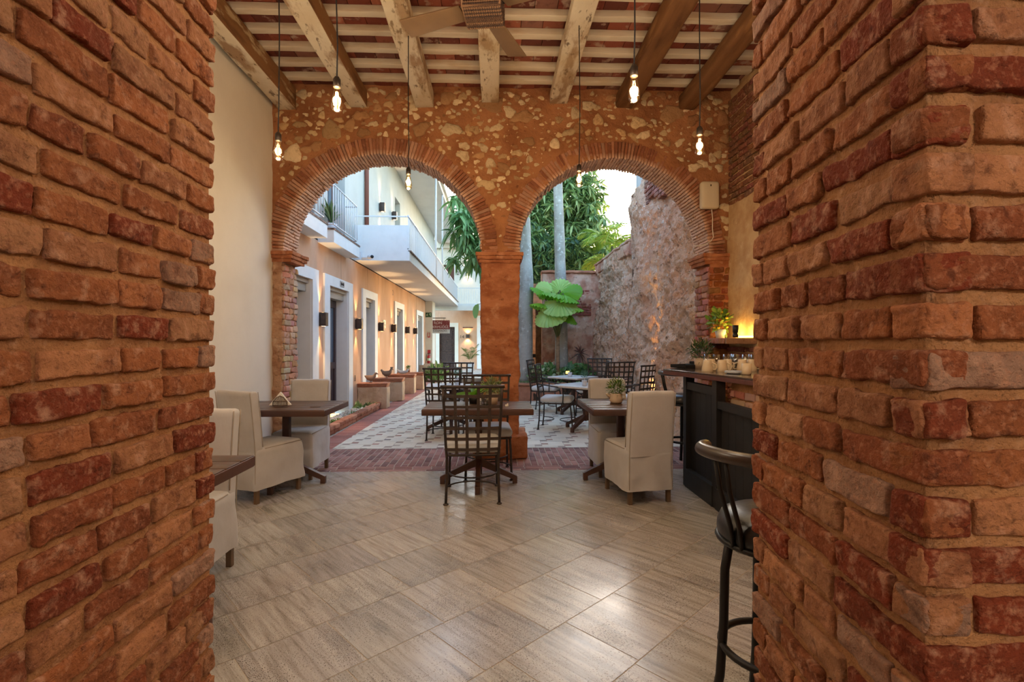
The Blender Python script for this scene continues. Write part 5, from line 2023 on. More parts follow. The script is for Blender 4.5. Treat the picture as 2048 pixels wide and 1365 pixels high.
# doors of the far building
m2 = MB()
for (a, b_, p, q) in ((-2.9, -2.72, 0, 2.25), (-1.97, -1.79, 0, 2.25), (-2.72, -1.97, 2.05, 2.25)):
    m2.box(((a + b_) / 2, EY - 0.02, (p + q) / 2), (b_ - a, 0.04, q - p))
d_ = struct(m2.build('door_10', MT['cream'], smooth=False))
m2 = MB()
m2.box((-2.345, EY + 0.12, 1.02), (0.75, 0.05, 2.05))
for k in range(3):
    m2.box((-2.345, EY + 0.09, 0.45 + 0.6 * k), (0.5, 0.03, 0.42), r=0.01)
m2.build('door_leaf', MT['doorold'], d_, smooth=False)
m2 = MB()
m2.box((-2.26, EY + 0.1, 4.07), (0.52, 0.05, 2.05))
struct(m2.build('door_11', MT['doorbrown'], smooth=False))
m2 = MB()
m2.box((-0.78, EY - 0.05, 1.3), (0.2, 0.1, 2.6))
struct(m2.build('door_12', MT['white'], smooth=False))
# column with notices
mb = MB()
mb.box((-2.66, 20.45, 1.47), (0.34, 0.9, 2.95))
struct(mb.build('trim_column', MT['cream'], smooth=False))
cyf = 19.99
xs0 = -2.64
m2 = MB()
m2.box((xs0 - 0.005, cyf - 0.008, 2.40), (0.25, 0.016, 0.18))
ex = tag(m2.build('exit_sign', MT['exitgreen']), 'dark green running-man exit sign high on the porch column', 'exit sign')
m2 = MB()
yz = cyf - 0.019
for p0, p1, wv in (((-0.05, 0.035), (-0.06, -0.005), 0.024), ((-0.06, -0.005), (-0.02, -0.05), 0.016), ((-0.06, -0.005), (-0.095, -0.05), 0.016), ((-0.05, 0.03), (-0.095, 0.0), 0.012), ((-0.05, 0.03), (-0.01, 0.01), 0.012),
                   ((0.03, 0.05), (0.09, -0.05), 0.02), ((0.06, 0.05), (0.10, 0.05), 0.02), ((0.09, 0.05), (0.09, 0.01), 0.016)):
    m2.bar((xs0 + p0[0], yz, 2.40 + p0[1]), (xs0 + p1[0], yz, 2.40 + p1[1]), 0.004, wv, up=(0, 0, 1) if abs(p1[1] - p0[1]) < abs(p1[0] - p0[0]) else (1, 0, 0))
m2.lathe([(0, -0.002), (0.013, -0.002), (0.013, 0.002), (0, 0.002)], 10, (xs0 - 0.045, yz, 2.455))
m2.build('pictogram', MT['exitwhite'], ex)
m2 = MB()
m2.box((xs0 + 0.01, cyf - 0.006, 1.62), (0.10, 0.012, 0.24))
es = tag(m2.build('extinguisher_notice', MT['redsign']), 'red and white fire notice on the porch column', 'sign')
m2 = MB()
m2.box((xs0 + 0.01, cyf - 0.014, 1.61), (0.035, 0.004, 0.14))
m2.box((xs0 + 0.01, cyf - 0.014, 1.715), (0.08, 0.004, 0.035))
m2.build('pictogram', MT['exitwhite'], es)
m2 = MB()
m2.box((xs0 + 0.02, cyf - 0.006, 0.93), (0.115, 0.012, 0.15))
tag(m2.build('red_notice', MT['redsign']), 'plain red notice above the fire extinguisher', 'sign')
fe = thing('fire_extinguisher', 'red fire extinguisher hanging on the porch column', 'fire extinguisher', (xs0 + 0.02, cyf - 0.07, 0.46))
m2 = MB()
m2.lathe([(0, 0), (0.06, 0), (0.065, 0.02), (0.065, 0.28), (0.045, 0.33), (0.022, 0.345), (0.022, 0.37), (0, 0.37)], 16)
m2.build('cylinder_body', MT['red'], fe)
m2 = MB()
m2.box((0, 0, 0.385), (0.03, 0.03, 0.03))
m2.box((0.02, -0.01, 0.415), (0.10, 0.02, 0.012))
m2.build('handle', MT['black'], fe)
m2 = MB()
m2.tube([(0, 0, 0.385), (-0.06, -0.01, 0.40), (-0.09, -0.01, 0.30), (-0.08, -0.01, 0.12)], 0.010, 6)
m2.build('hose', MT['black'], fe)
m2 = MB()
m2.lathe([(0.066, 0.12), (0.066, 0.22)], 16)
m2.build('label_band', MT['exitwhite'], fe)
mb = MB()
mb.box((-2.45, 19.6, 0.235), (0.75, 0.5, 0.47))
tag(mb.build('column_bench', MT['pedestal'], bevel=0.01), 'tan block at the foot of the porch column below the extinguisher', 'low wall')
# hanging sign
sg = thing('hanging_sign', 'faded red and white painted sign hanging before the carved far door', 'sign', (-2.16, 20.1, 1.99))
m2 = MB()
m2.box((-0.04, 0, 0.02), (0.78, 0.03, 0.36), m=0)
m2.box((-0.04, 0, -0.24), (0.78, 0.03, 0.17), m=1)
m2.build('board', [MT['signred'], MT['signpale']], sg)
m2 = MB()
m2.box((-0.12, 0, 0.29), (0.62, 0.03, 0.03))
m2.box((-0.35, 0, 0.24), (0.012, 0.012, 0.1))
m2.box((0.12, 0, 0.24), (0.012, 0.012, 0.1))
m2.build('bracket', MT['doorold'], sg)
text('BERMUDEZ', 'lettering', 0.135, MT['signtextlight'], sg, (-0.04, -0.018, -0.07))
text('RON', 'lettering', 0.15, MT['signtextlight'], sg, (-0.12, -0.018, 0.09))
text('COLMADO', 'lettering', 0.11, MT['signtext'], sg, (-0.04, -0.018, -0.225))
# end wall lamps and numerals
sconce(-1.33, EY, 1.60, 'lit bronze wall lamp on the far porch wall above the planter', nrm=(0, -1), e=22, spot=125, wide=0.17, high=0.18)
sconce(-1.345, EY, 4.74, 'lit bronze wall lamp on the far upper wall beside the brown door', nrm=(0, -1), e=26, spot=115, wide=0.17, high=0.20)
m2 = MB()
m2.box((-1.33, EY - 0.06, 2.02), (0.5, 0.12, 0.04))
tag(m2.build('lamp_shelf', MT['doorold']), 'narrow dark wood shelf above the far porch lamp', 'shelf')
nm = thing('room_number', 'metal room number 24 on the far upper wall', 'room number', (-1.74, EY - 0.01, 4.68))
text('24', 'numeral', 0.26, MT['sconce'], nm, (0, 0, 0))
nm = thing('room_number', 'metal room number 14 on the far porch wall', 'room number', (-1.62, EY - 0.01, 1.56))
text('14', 'numeral', 0.22, MT['sconce'], nm, (0, 0, 0))
nm = thing('room_number', 'dark room number 3 on the wall before the first pedestal', 'room number', (XW + 0.008, 9.95, 0.62))
text('3', 'numeral', 0.17, MT['sconce'], nm, (0, 0, 0), (R(90), 0, R(90)))
nm = thing('room_number', 'dark room number 2 above a far white door frame', 'room number', (XW + 0.008, 13.6, 2.66))
text('2', 'numeral', 0.2, MT['sconce'], nm, (0, 0, 0), (R(90), 0, R(90)))
nm = thing('room_number', 'dark room number 22 beside the gallery doorway', 'room number', (XW + 0.008, 15.0, 4.05))
text('22', 'numeral', 0.2, MT['sconce'], nm, (0, 0, 0), (R(90), 0, R(90)))
lamp('porch_lamp_light', 'POINT', (0.6, 23.9, 2.4), 14, (1, 0.68, 0.38), 0.1)

# ================================================================== FURNITURE
def rrect(hx, hy, r, per=7, side=8):
    pts = []
    for (sx, sy, a0) in ((1, 1, 0), (-1, 1, 90), (-1, -1, 180), (1, -1, 270)):
        for k in range(per):
            a = R(a0 + 90 * k / (per - 1))
            pts.append((sx * (hx - r) + r * math.cos(a), sy * (hy - r) + r * math.sin(a)))
        nx_ = {0: (-1, 1), 90: (-1, -1), 180: (1, -1), 270: (1, 1)}[a0]
        nxt = {0: (-(hx - r), hy), 90: (-hx, -(hy - r)), 180: (hx - r, -hy), 270: (hx, hy - r)}[a0]
        p = pts[-1]
        for k in range(1, side):
            pts.append((p[0] + (nxt[0] - p[0]) * k / side, p[1] + (nxt[1] - p[1]) * k / side))
    return np.array(pts)


def loft(mb2, rings, cap_top=True, cap_bottom=False, c=(1, 1, 1), m=0, post=None):
    n = len(rings[0])
    V = np.concatenate(rings)
    if post:
        V = post(V)
    F = []
    for j in range(len(rings) - 1):
        for i in range(n):
            i2 = (i + 1) % n
            F.append((j * n + i, j * n + i2, (j + 1) * n + i2, (j + 1) * n + i))
    if cap_top:
        F.append(tuple((len(rings) - 1) * n + i for i in range(n)))
    if cap_bottom:
        F.append(tuple(range(n))[::-1])
    mb2.add(V, F, c, m)


def slip_chair(loc, rz, lab, seed, wdt=0.40):
    t = thing('slipcover_chair', lab, 'chair', loc, rz, 'linen covered dining chairs')
    hw = wdt / 2
    m2 = MB()
    rings = []
    for j, z in enumerate(np.concatenate([np.linspace(0.115, 0.42, 16), [0.445, 0.458, 0.463, 0.465, 0.466]])):
        f = np.clip((0.46 - z) / 0.35, 0, 1)
        e = 0.010 * f - (0.0 if z < 0.44 else {0.445: 0.004, 0.458: 0.016, 0.463: 0.05, 0.465: 0.11, 0.466: 0.17}[round(float(z), 3)])
        base = rrect(hw + e, 0.265 + e, 0.03 if e > -0.03 else 0.02)
        base[:, 1] -= 0.015
        rings.append(np.concatenate([base, np.full((len(base), 1), z)], 1))

    def folds(V):
        V = V.copy()
        f = np.clip((0.46 - V[:, 2]) / 0.35, 0, 1)
        p = V * np.array((9, 9, 1.6)) + seed * 7.7
        q = fbm(p, seed, 3) * 0.017 * f + 0.006 * fbm(V * np.array((5, 5, 9)) + seed * 3.3, seed + 5, 2)
        d = V[:, :2] / np.maximum(np.linalg.norm(V[:, :2], axis=1, keepdims=True), 1e-6)
        V[:, :2] += d * q[:, None]
        V[:, 2] += np.where(V[:, 2] < 0.13, 0.006 * fbm(V * 6 + seed, seed + 3, 2), 0) + np.where(V[:, 2] > 0.455, 0.006, 0)
        return V
    loft(m2, rings, post=folds)
    rings = []
    zs_ = np.concatenate([np.linspace(0.40, 0.90, 16), [0.925, 0.938, 0.944, 0.946]])
    for z in zs_:
        f = (z - 0.40) / 0.55
        e = 0 if z < 0.92 else {0.925: 0.0, 0.938: 0.006, 0.944: 0.016, 0.946: 0.03}[round(float(z), 3)]
        base = rrect(hw - 0.004 - e, 0.043 - e, 0.016, 5, 10)
        base[:, 1] += -0.238 - 0.055 * f ** 1.3
        rings.append(np.concatenate([base, np.full((len(base), 1), z)], 1))

    def bf(V):
        V = V.copy()
        V[:, 1] += 0.004 * fbm(V * np.array((6, 3, 4)) + seed * 2.1, seed + 11, 3)
        V[:, 2] += np.where(V[:, 2] > 0.9, 0.006 * fbm(V * np.array((7, 3, 1)) + seed, seed + 13, 2), 0)
        return V
    loft(m2, rings, post=bf)
    m2.build('slipcover', MT['linen'], t)
    m2 = MB()
    for s in (-1, 1):
        for dy in (-0.040, 0.040):
            m2.tube([(s * (hw - 0.004), -0.238 - 0.055 * max(0, (z - 0.40) / 0.55) ** 1.3 + dy, z) for z in np.linspace(0.47 if dy > 0 else 0.13, 0.935, 10)], 0.0035, 5)
    m2.tube([(-hw + 0.012, 0.238, 0.452), (hw - 0.012, 0.238, 0.452)], 0.0035, 5)
    for s in (-1, 1):
        m2.tube([(s * (hw - 0.004), 0.232, 0.452), (s * (hw - 0.004), -0.18, 0.452)], 0.0035, 5)
    m2.build('piping', MT['piping'], t)
    for (x, y) in ((-1, 1), (1, 1), (-1, -1), (1, -1)):
        m2 = MB()
        b_ = (x * (hw - 0.025), (0.215 if y > 0 else -0.245))
        m2.prism([(b_[0] - 0.017, b_[1] - 0.017), (b_[0] + 0.017, b_[1] - 0.017), (b_[0] + 0.017, b_[1] + 0.017), (b_[0] - 0.017, b_[1] + 0.017)], 0, 0.30)
        m2.build('leg', MT['legwood'], t, smooth=False, bevel=0.003)
    return t


slip_chair((-2.05, 4.53, 0), R(-23), 'linen covered chair seen from behind at the near side of the napkin table', 3)
slip_chair((-1.98, 5.18, 0), R(180), 'linen covered chair facing us across the napkin table', 7)
slip_chair((-1.775, 2.83, 0), R(180), 'linen covered chair half hidden by the brick opening at the nearest table', 12)
slip_chair((1.245, 4.39, 0), R(11), 'linen covered chair with its tall back to us at the bar-side table', 21)
slip_chair((1.225, 5.17, 0), R(180), 'linen covered chair facing us across the bar-side table, against the brick threshold', 33)


# wooden pedestal tables
def wood_table(loc, rz, lx, ly, lab, z=0.75, planks_x=True, top='wood'):
    t = thing('pedestal_table' if top == 'wood' else 'marble_table', lab, 'table', loc, rz, 'dark plank dining tables' if top == 'wood' else 'marble topped courtyard tables')
    m2 = MB()
    if top == 'wood':
        npl = 5
        a, b_ = (ly, lx) if planks_x else (lx, ly)
        for k in range(npl):
            wv = a / npl
            c = -a / 2 + wv * (k + 0.5)
            s = (b_ - 0.001, wv - 0.006, 0.036) if planks_x else (wv - 0.006, b_ - 0.001, 0.036)
            m2.box((0, c, z - 0.02) if planks_x else (c, 0, z - 0.02), s, r=0.004)
        m2.build('tabletop', MT['twood'], t)
        m2 = MB()
        for s in (-1, 1):
            m2.box((0, s * (ly / 2 - 0.006), z - 0.034), (lx + 0.004, 0.024, 0.052), r=0.004)
            m2.box((s * (lx / 2 - 0.006), 0, z - 0.034), (0.024, ly - 0.03, 0.052), r=0.004)
        m2.build('edge_frame', MT['twoode'], t)
    else:
        m2.box((0, 0, z - 0.016), (lx, ly, 0.032), r=0.006)
        tp = m2.build('tabletop', MT['marble'], t)
        m2 = MB()
        m2.box((0, 0, z - 0.022), (lx + 0.004, ly + 0.004, 0.022), r=0.003)
        m2.build('edge', MT['travedge'], tp)
    m2 = MB()
    m2.box((0, 0, (z - 0.05 + 0.14) / 2), (0.062, 0.062, z - 0.19), r=0.004)
    m2.box((0, 0, z - 0.065), (0.26, 0.26, 0.03), r=0.004)
    m2.build('column', MT['twoode'], t)
    for k in range(4):
        m2 = MB()
        a = k * math.pi / 2
        dx, dy = math.cos(a), math.sin(a)
        L = 0.365
        V, F = rb_template(np.array((0.5, 0.022, 0.5)), 0, (2, 2, 2))
        V = V.copy()
        q = V[:, 0] + 0.5
        ht = np.where(V[:, 2] > 0, 0.235 - 0.165 * q, 0.165 - 0.140 * q)
        V = np.stack([0.03 + q * (L - 0.03), V[:, 1], ht], 1)
        m2.add(rotz(V, a), F)
        m2.box(((L - 0.02) * dx, (L - 0.02) * dy, 0.035), (0.045, 0.045, 0.07), rz=a, r=0.004)
        m2.build('foot', MT['twoode'], t)
    if top != 'wood':
        for k in range(4):
            a = k * math.pi / 2 + math.pi / 4
            m2 = MB()
            P = [(0.04, 0.42), (0.06, 0.50), (0.12, 0.545), (0.20, 0.58), (0.245, 0.60), (0.27, 0.585), (0.268, 0.555), (0.245, 0.545), (0.228, 0.56), (0.236, 0.577)]
            m2.tube([(q * math.cos(a), q * math.sin(a), h + z - 0.69 + 0.03) for q, h in P], 0.007, 6)
            m2.build('scroll_bracket', MT['iron'], t)
    return t


wood_table((-0.155, 4.785, 0), 0, 1.0, 0.57, 'dark plank table carrying the plants before the centre pier')
wood_table((-1.985, 4.84, 0), 0, 0.95, 0.72, 'dark plank table carrying the napkin holder beside the cream wall')
wood_table((-1.69, 2.37, 0), 0, 0.80, 0.72, 'dark plank table corner showing past the brick opening, nearest to us')
wood_table((1.23, 4.87, 0), 0, 0.70, 0.86, 'dark plank table carrying the bushy jug plant beside the bar', planks_x=True)
wood_table((1.39, 7.62, 0), R(45), 0.75, 0.75, 'marble topped table nearest the second arch in the court', z=0.69, top='marble')
wood_table((1.48, 9.42, 0), R(45), 0.69, 0.69, 'marble topped table farther back near the garden bed', z=0.69, top='marble')
wood_table((-0.66, 7.60, 0), R(4), 0.74, 0.74, 'marble topped table beyond the first arch beside the white paving', z=0.69, top='marble')


# wrought iron chairs
def iron_chair(arms):
    t = thing('iron_chair', 'x', 'chair')
    zb, zt = 0.40, 0.985
    yb = lambda z: -0.235 - 0.075 * max(0, (z - 0.42) / 0.56)
    xb = lambda z: 0.215 + 0.028 * max(0, (z - 0.3) / 0.68)
    for s in (-1, 1):
        m2 = MB()
        m2.tube([(s * 0.222, -0.262, 0.0), (s * 0.218, -0.245, 0.15), (s * 0.214, -0.236, 0.38)] + [(s * xb(z), yb(z), z) for z in np.linspace(0.45, zt, 6)], 0.0115, 8)
        m2.lathe([(0, 0), (0.022, 0), (0.022, 0.008), (0.011, 0.014)], 10, (s * 0.222, -0.262, 0))
        m2.build('rear_leg', MT['iron'], t)
        m2 = MB()
        m2.tube([(s * 0.225, 0.262, 0.0), (s * 0.222, 0.262, 0.10), (s * 0.216, 0.245, 0.28), (s * 0.21, 0.228, 0.40)], 0.0115, 8)
        m2.lathe([(0, 0), (0.022, 0), (0.022, 0.008), (0.011, 0.014)], 10, (s * 0.225, 0.262, 0))
        m2.build('front_leg', MT['iron'], t)
    m2 = MB()
    n = 11
    P = []
    for k in range(n):
        f = -1 + 2 * k / (n - 1)
        P.append((f * (xb(zt) + 0.02), yb(zt) - 0.022 * (1 - f * f), zt))
    m2.tube(P, 0.0135, 8)
    m2.build('top_rail', MT['iron'], t)
    m2 = MB()
    for j, z in enumerate(np.linspace(0.905, 0.455, 6)):
        P = []
        for k in range(n):
            f = -1 + 2 * k / (n - 1)
            wv = 0.003 * math.cos(math.pi * (k * 0.5 + j))
            P.append((f * xb(z), yb(z) - 0.022 * (1 - f * f) + wv, z))
        for a, b_ in zip(P[:-1], P[1:]):
            m2.bar(a, (b_[0] + (b_[0] - a[0]) * 0.05, b_[1], b_[2]), 0.005, 0.025)
    for k in range(4):
        f = -0.6 + 0.4 * k
        zz = np.linspace(zt - 0.005, 0.42, 12)
        P = [(f * xb(z), yb(z) - 0.022 * (1 - f * f), z) for z in zz]
        for a, b_ in zip(P[:-1], P[1:]):
            m2.bar(a, b_, 0.025, 0.005, up=(0, 1, 0))
    m2.build('lattice', MT['lattice'], t)
    m2 = MB()
    rr = rrect(0.222, 0.235, 0.04, 6, 6)
    m2.tube([(x, y, 0.405) for x, y in rr], 0.011, 8, closed=True)
    for q in (-0.12, 0, 0.12):
        m2.bar((-0.22, q, 0.405), (0.22, q, 0.405), 0.018, 0.004)
    m2.build('seat_frame', MT['iron'], t)
    m2 = MB()
    rings = []
    for z, e in ((0.417, 0.03), (0.42, 0.008), (0.43, 0.0), (0.45, -0.006), (0.47, -0.004), (0.488, 0.004), (0.498, 0.018), (0.504, 0.05), (0.508, 0.11)):
        b_ = rrect(0.232 - e, 0.238 - e, 0.05 if e < 0.05 else 0.03, 6, 6)
        b_[:, 1] += 0.008
        rings.append(np.concatenate([b_, np.full((len(b_), 1), z)], 1))
    loft(m2, rings, cap_bottom=True)
    m2.build('cushion', MT['cushion'], t)
    m2 = MB()
    for sy in (-1, 1):
        P = []
        for k in range(13):
            a = math.pi * k / 12
            P.append((0.218 * math.cos(a), sy * 0.25 - sy * 0.20 * math.sin(a), 0.135))
        m2.tube(P, 0.007, 6)
    m2.build('stretcher', MT['iron'], t)
    if arms:
        for s in (-1, 1):
            m2 = MB()
            m2.tube([(s * xb(0.68), yb(0.68), 0.70), (s * 0.262, -0.12, 0.685), (s * 0.265, 0.05, 0.66), (s * 0.262, 0.14, 0.655), (s * 0.26, 0.185, 0.63), (s * 0.258, 0.18, 0.59), (s * 0.258, 0.145, 0.585), (s * 0.258, 0.135, 0.61)], 0.0095, 8)
            m2.tube([(s * 0.262, 0.12, 0.655), (s * 0.258, 0.13, 0.55), (s * 0.24, 0.12, 0.405)], 0.0095, 8)
            m2.build('armrest', MT['iron'], t)
    return t


ca_ = iron_chair(False)
cb_ = iron_chair(True)
GI, GA = 'lattice backed iron chairs inside', 'lattice backed iron chairs in the court'
ca_.location, ca_.rotation_euler = (-0.195, 4.43, 0), (0, 0, R(2))
ca_['label'], ca_['group'] = 'lattice backed iron chair with its back to us, standing clear before the plank table', GI
dup(ca_, (-0.075, 5.13, 0), R(183), 'lattice backed iron chair facing us between the plank table and centre pier', GI)
cb_.location, cb_.rotation_euler = (0.97, 7.80, 0), (0, 0, R(-105))
cb_['label'], cb_['group'] = 'iron armchair with a thick pale cushion seen in profile beside the nearest marble table', GA
dup(cb_, (0.98, 9.62, 0), R(-110), 'iron armchair mostly hidden behind the profile armchair, at the garden-bed table', GA)
dup(cb_, (2.16, 7.78, 0), R(42), 'iron armchair nearest the crumbling wall and the bar worktop corner', GA)
dup(cb_, (2.15, 8.98, 0), R(12), 'iron armchair turned away from us, beside the crumbling wall and past the nearest armchair there', GA)
dup(cb_, (1.76, 9.18, 0), R(80), 'iron armchair seen edge-on between the two marble tables by the wall', GA)
dup(cb_, (2.14, 10.12, 0), R(170), 'iron armchair farthest back, half sunk in the garden shrubs view', GA)
dup(cb_, (-0.70, 7.10, 0), R(-3), 'iron armchair nearest in the first arch, back toward us at its marble table', GA)
dup(cb_, (-0.62, 8.20, 0), R(180), 'iron armchair facing us across the marble table of the first arch', GA)


# ------------------------------------------------------------------ table things
def bushy(name, lab, loc, pot, n, r, L, Wd, cols, cat='potted plant', shape='lance', stem=None, group=None, zc=None):
    t = thing(name, lab, cat, loc, 0, group)
    m2 = MB()
    m2.lathe(pot['prof'], pot.get('seg', 20))
    m2.build('pot', MT[pot['mat']], t)
    ph = pot['h']
    m2 = MB()
    if stem:
        m2.tube([(0, 0, ph - 0.01), (0.003, 0, ph + stem)], 0.004, 6)
    P = blob(n, (0, 0, ph + (stem or 0) + r[2] * 0.85), r, 0.25)
    D = (P - np.array((0, 0, ph + (stem or 0) + r[2] * 0.3))) / max(r) + rng.normal(size=(n, 3)) * 0.5
    leaves(m2, P, D, rng.uniform(0.7, 1.2, n) * L, Wd, rng.uniform(0, 0.3, n), pick(cols, n), 2, shape=shape)
    m2.build('foliage', MT['leaf'], t)
    return t


JUG = dict(prof=[(0, 0), (0.052, 0), (0.062, 0.02), (0.064, 0.05), (0.056, 0.085), (0.058, 0.095), (0.050, 0.095), (0.048, 0.08), (0, 0.08)], mat='potbeige', h=0.085)
BX = dict(prof=[(0, 0), (0.055, 0), (0.06, 0.10), (0.052, 0.10), (0.05, 0.08), (0, 0.08)], mat='potbeige', h=0.09)
WP = dict(prof=[(0, 0), (0.034, 0), (0.043, 0.085), (0.037, 0.085), (0, 0.075)], mat='potwhite', h=0.08, seg=16)
THY = [S(110, 124, 58), S(140, 146, 80), S(84, 104, 48), S(158, 160, 96)]
jug = bushy('potted_plant', 'bushy green plant in a beige spouted jug on the bar-side table', (1.19, 4.88, 0.75), JUG, 420, (0.085, 0.085, 0.085), 0.045, 0.008, [S(92, 120, 44), S(130, 148, 66), S(70, 96, 36)])
m2 = MB()
m2.tube([(-0.05, 0.0, 0.055), (-0.085, 0, 0.085), (-0.088, 0, 0.10)], [0.02, 0.016, 0.018], 10)
m2.tube([(0.056, 0, 0.08), (0.09, 0, 0.085), (0.095, 0, 0.05), (0.062, 0, 0.03)], 0.007, 8)
m2.build('spout_and_handle', MT['potbeige'], jug)
bushy('potted_plant', 'olive thyme-like plant in a beige pot on the plank table before the pier', (-0.03, 4.83, 0.75), BX, 480, (0.10, 0.09, 0.085), 0.05, 0.007, THY)
bushy('potted_plant', 'dark bushy plant in a beige pot at the far end of the bar worktop', (2.03, 4.86, 1.09), dict(prof=[(0, 0), (0.06, 0), (0.066, 0.10), (0.058, 0.10), (0, 0.09)], mat='potbeige', h=0.095), 520, (0.115, 0.11, 0.10), 0.055, 0.008, [S(70, 94, 40), S(98, 116, 56), S(54, 76, 34)])
t = bushy('potted_plant', 'yellow-flowered leafy plant in a white pot on the brick ledge', (2.57, 5.62, 1.392), dict(prof=[(0, 0), (0.045, 0), (0.065, 0.10), (0.057, 0.10), (0, 0.09)], mat='potwhite', h=0.095), 70, (0.12, 0.12, 0.12), 0.085, 0.05, [S(120, 150, 50), S(86, 120, 42), S(156, 176, 70)], shape='round')
m2 = MB()
for k in range(9):
    p = blob(1, (0, 0, 0.20), (0.12, 0.12, 0.11), 0.8)[0]
    m2.box(p, (0.03, 0.03, 0.022), r=0.01)
m2.build('blossom', mat('yellow_blossom', S(236, 200, 40), rough=0.6), t)
bushy('topiary', 'ball topiary in a white pot on the nearest marble table by the wall', (1.335, 7.42, 0.69), WP, 420, (0.062, 0.062, 0.062), 0.022, 0.006, [S(84, 128, 96), S(110, 152, 118), S(64, 104, 76)], cat='topiary', stem=0.045, group='little ball topiaries on the marble tables')
bushy('topiary', 'ball topiary in a white pot on the marble table near the garden bed', (1.40, 9.3, 0.69), WP, 420, (0.066, 0.066, 0.066), 0.022, 0.006, [S(84, 128, 96), S(110, 152, 118), S(64, 104, 76)], cat='topiary', stem=0.06, group='little ball topiaries on the marble tables')
bushy('topiary', 'ball topiary in a white pot on the marble table of the first arch', (-0.58, 7.75, 0.69), WP, 420, (0.068, 0.068, 0.068), 0.022, 0.006, [S(104, 150, 120), S(130, 172, 140), S(80, 124, 96)], cat='topiary', stem=0.05, group='little ball topiaries on the marble tables')
# broad succulent
t = thing('potted_plant', 'bright green broad-leaved plant behind the chair lattice on the plank table', 'potted plant', (-0.20, 4.90, 0.75))
m2 = MB()
m2.lathe([(0, 0), (0.05, 0), (0.058, 0.075), (0.05, 0.075), (0, 0.065)], 18)
m2.build('pot', MT['stool'], t)
m2 = MB()
a = np.array([0.1, 0.9, 1.7, 2.5, 3.2, 3.9, 4.7, 5.5])
D = np.stack([np.cos(a), np.sin(a) * 0.8, np.array((0.6, 0.9, 0.8, 0.3, 0.25, 0.2, 0.5, 0.9))], 1)
leaves(m2, np.tile(np.array((0, 0, 0.07)), (8, 1)), D, 0.235, 0.075, 0.25, pick([S(130, 190, 50), S(150, 206, 70), S(108, 164, 60)], 8), 6, shape='round')
m2.build('leaves', MT['bigleaf'], t)
# wire basket with shakers, paper scrap
t = thing('wire_caddy', 'small dark wire caddy of shakers on the plank table beside the olive plant', 'caddy', (-0.115, 4.70, 0.75))
m2 = MB()
for z in (0.01, 0.045, 0.08):
    m2.tube([(x, y, z) for x, y in rrect(0.05, 0.035, 0.01, 4, 2)], 0.0025, 5, closed=True)
for x, y in rrect(0.05, 0.035, 0.01, 2, 3):
    m2.tube([(x, y, 0.0), (x, y, 0.08)], 0.002, 5)
m2.build('wire_frame', MT['stool'], t)
for s, mk in ((-1, 'potwhite'), (1, 'glass')):
    m2 = MB()
    m2.lathe([(0, 0.002), (0.018, 0.002), (0.018, 0.06), (0.012, 0.07), (0, 0.072)], 12, (s * 0.024, 0, 0))
    m2.build('shaker', MT[mk], t)
m2 = MB()
m2.box((0, 0, 0.008), (0.03, 0.012, 0.016), r=0.004, amp=0.006, sc_=40, n=(4, 3, 3))
m2.box((0.008, 0.006, 0.02), (0.014, 0.006, 0.014), rz=0.6, r=0.003)
tag(m2.build('paper_scrap', MT['paper'], loc=(0.11, 4.66, 0.75)), 'tiny crumpled white paper scrap on the plank table', 'paper')
# napkin holder
t = thing('napkin_holder', 'scrolled wire napkin holder with folded white napkins', 'napkin holder', (-2.0, 4.74, 0.75), R(8))
m2 = MB()
for s in (-1, 1):
    P = [(-0.062, s * 0.022, 0.006), (-0.062, s * 0.022, 0.045), (-0.03, s * 0.022, 0.085), (0.0, s * 0.022, 0.10), (0.03, s * 0.022, 0.085), (0.062, s * 0.022, 0.045), (0.062, s * 0.022, 0.006)]
    m2.tube(P, 0.0035, 6)
    for k in range(9):
        x = -0.05 + 0.0125 * k
        h = 0.10 - abs(x) * 0.85
        m2.tube([(x, s * 0.022, 0.008), (x + 0.004, s * 0.026, h * 0.5), (x, s * 0.022, h)], 0.0025, 5)
    m2.tube([(-0.062, s * 0.022, 0.01), (0.062, s * 0.022, 0.01)], 0.0035, 6)
    m2.tube([(-0.056, s * 0.024, 0.05), (0.056, s * 0.024, 0.05)], 0.0025, 6)
for x in (-0.055, 0.055):
    m2.tube([(x, -0.022, 0.008), (x, 0.022, 0.008)], 0.0035, 6)
m2.build('wire_frame', MT['wire'], t)
m2 = MB()
for k in range(6):
    y = -0.014 + 0.0055 * k
    e = 0.004 * (k % 2)
    V = [(-0.10 + e, y, 0.012), (0.095 - e, y, 0.012), (0.0 + e, y, 0.135 - e), (-0.10 + e, y + 0.003, 0.012), (0.095 - e, y + 0.003, 0.012), (0.0 + e, y + 0.003, 0.135 - e)]
    m2.add(V, [(0, 1, 2), (5, 4, 3), (0, 3, 4, 1), (1, 4, 5, 2), (2, 5, 3, 0)])
m2.build('napkins', MT['paper'], t, smooth=False)
m2 = MB()
m2.box((0, 0, 0.004), (0.09, 0.02, 0.003), rz=0.1)
tag(m2.build('cutlery_wrap', MT['wire'], loc=(-1.66, 4.68, 0.748)), 'slim brown strip lying on the napkin table', 'strip')

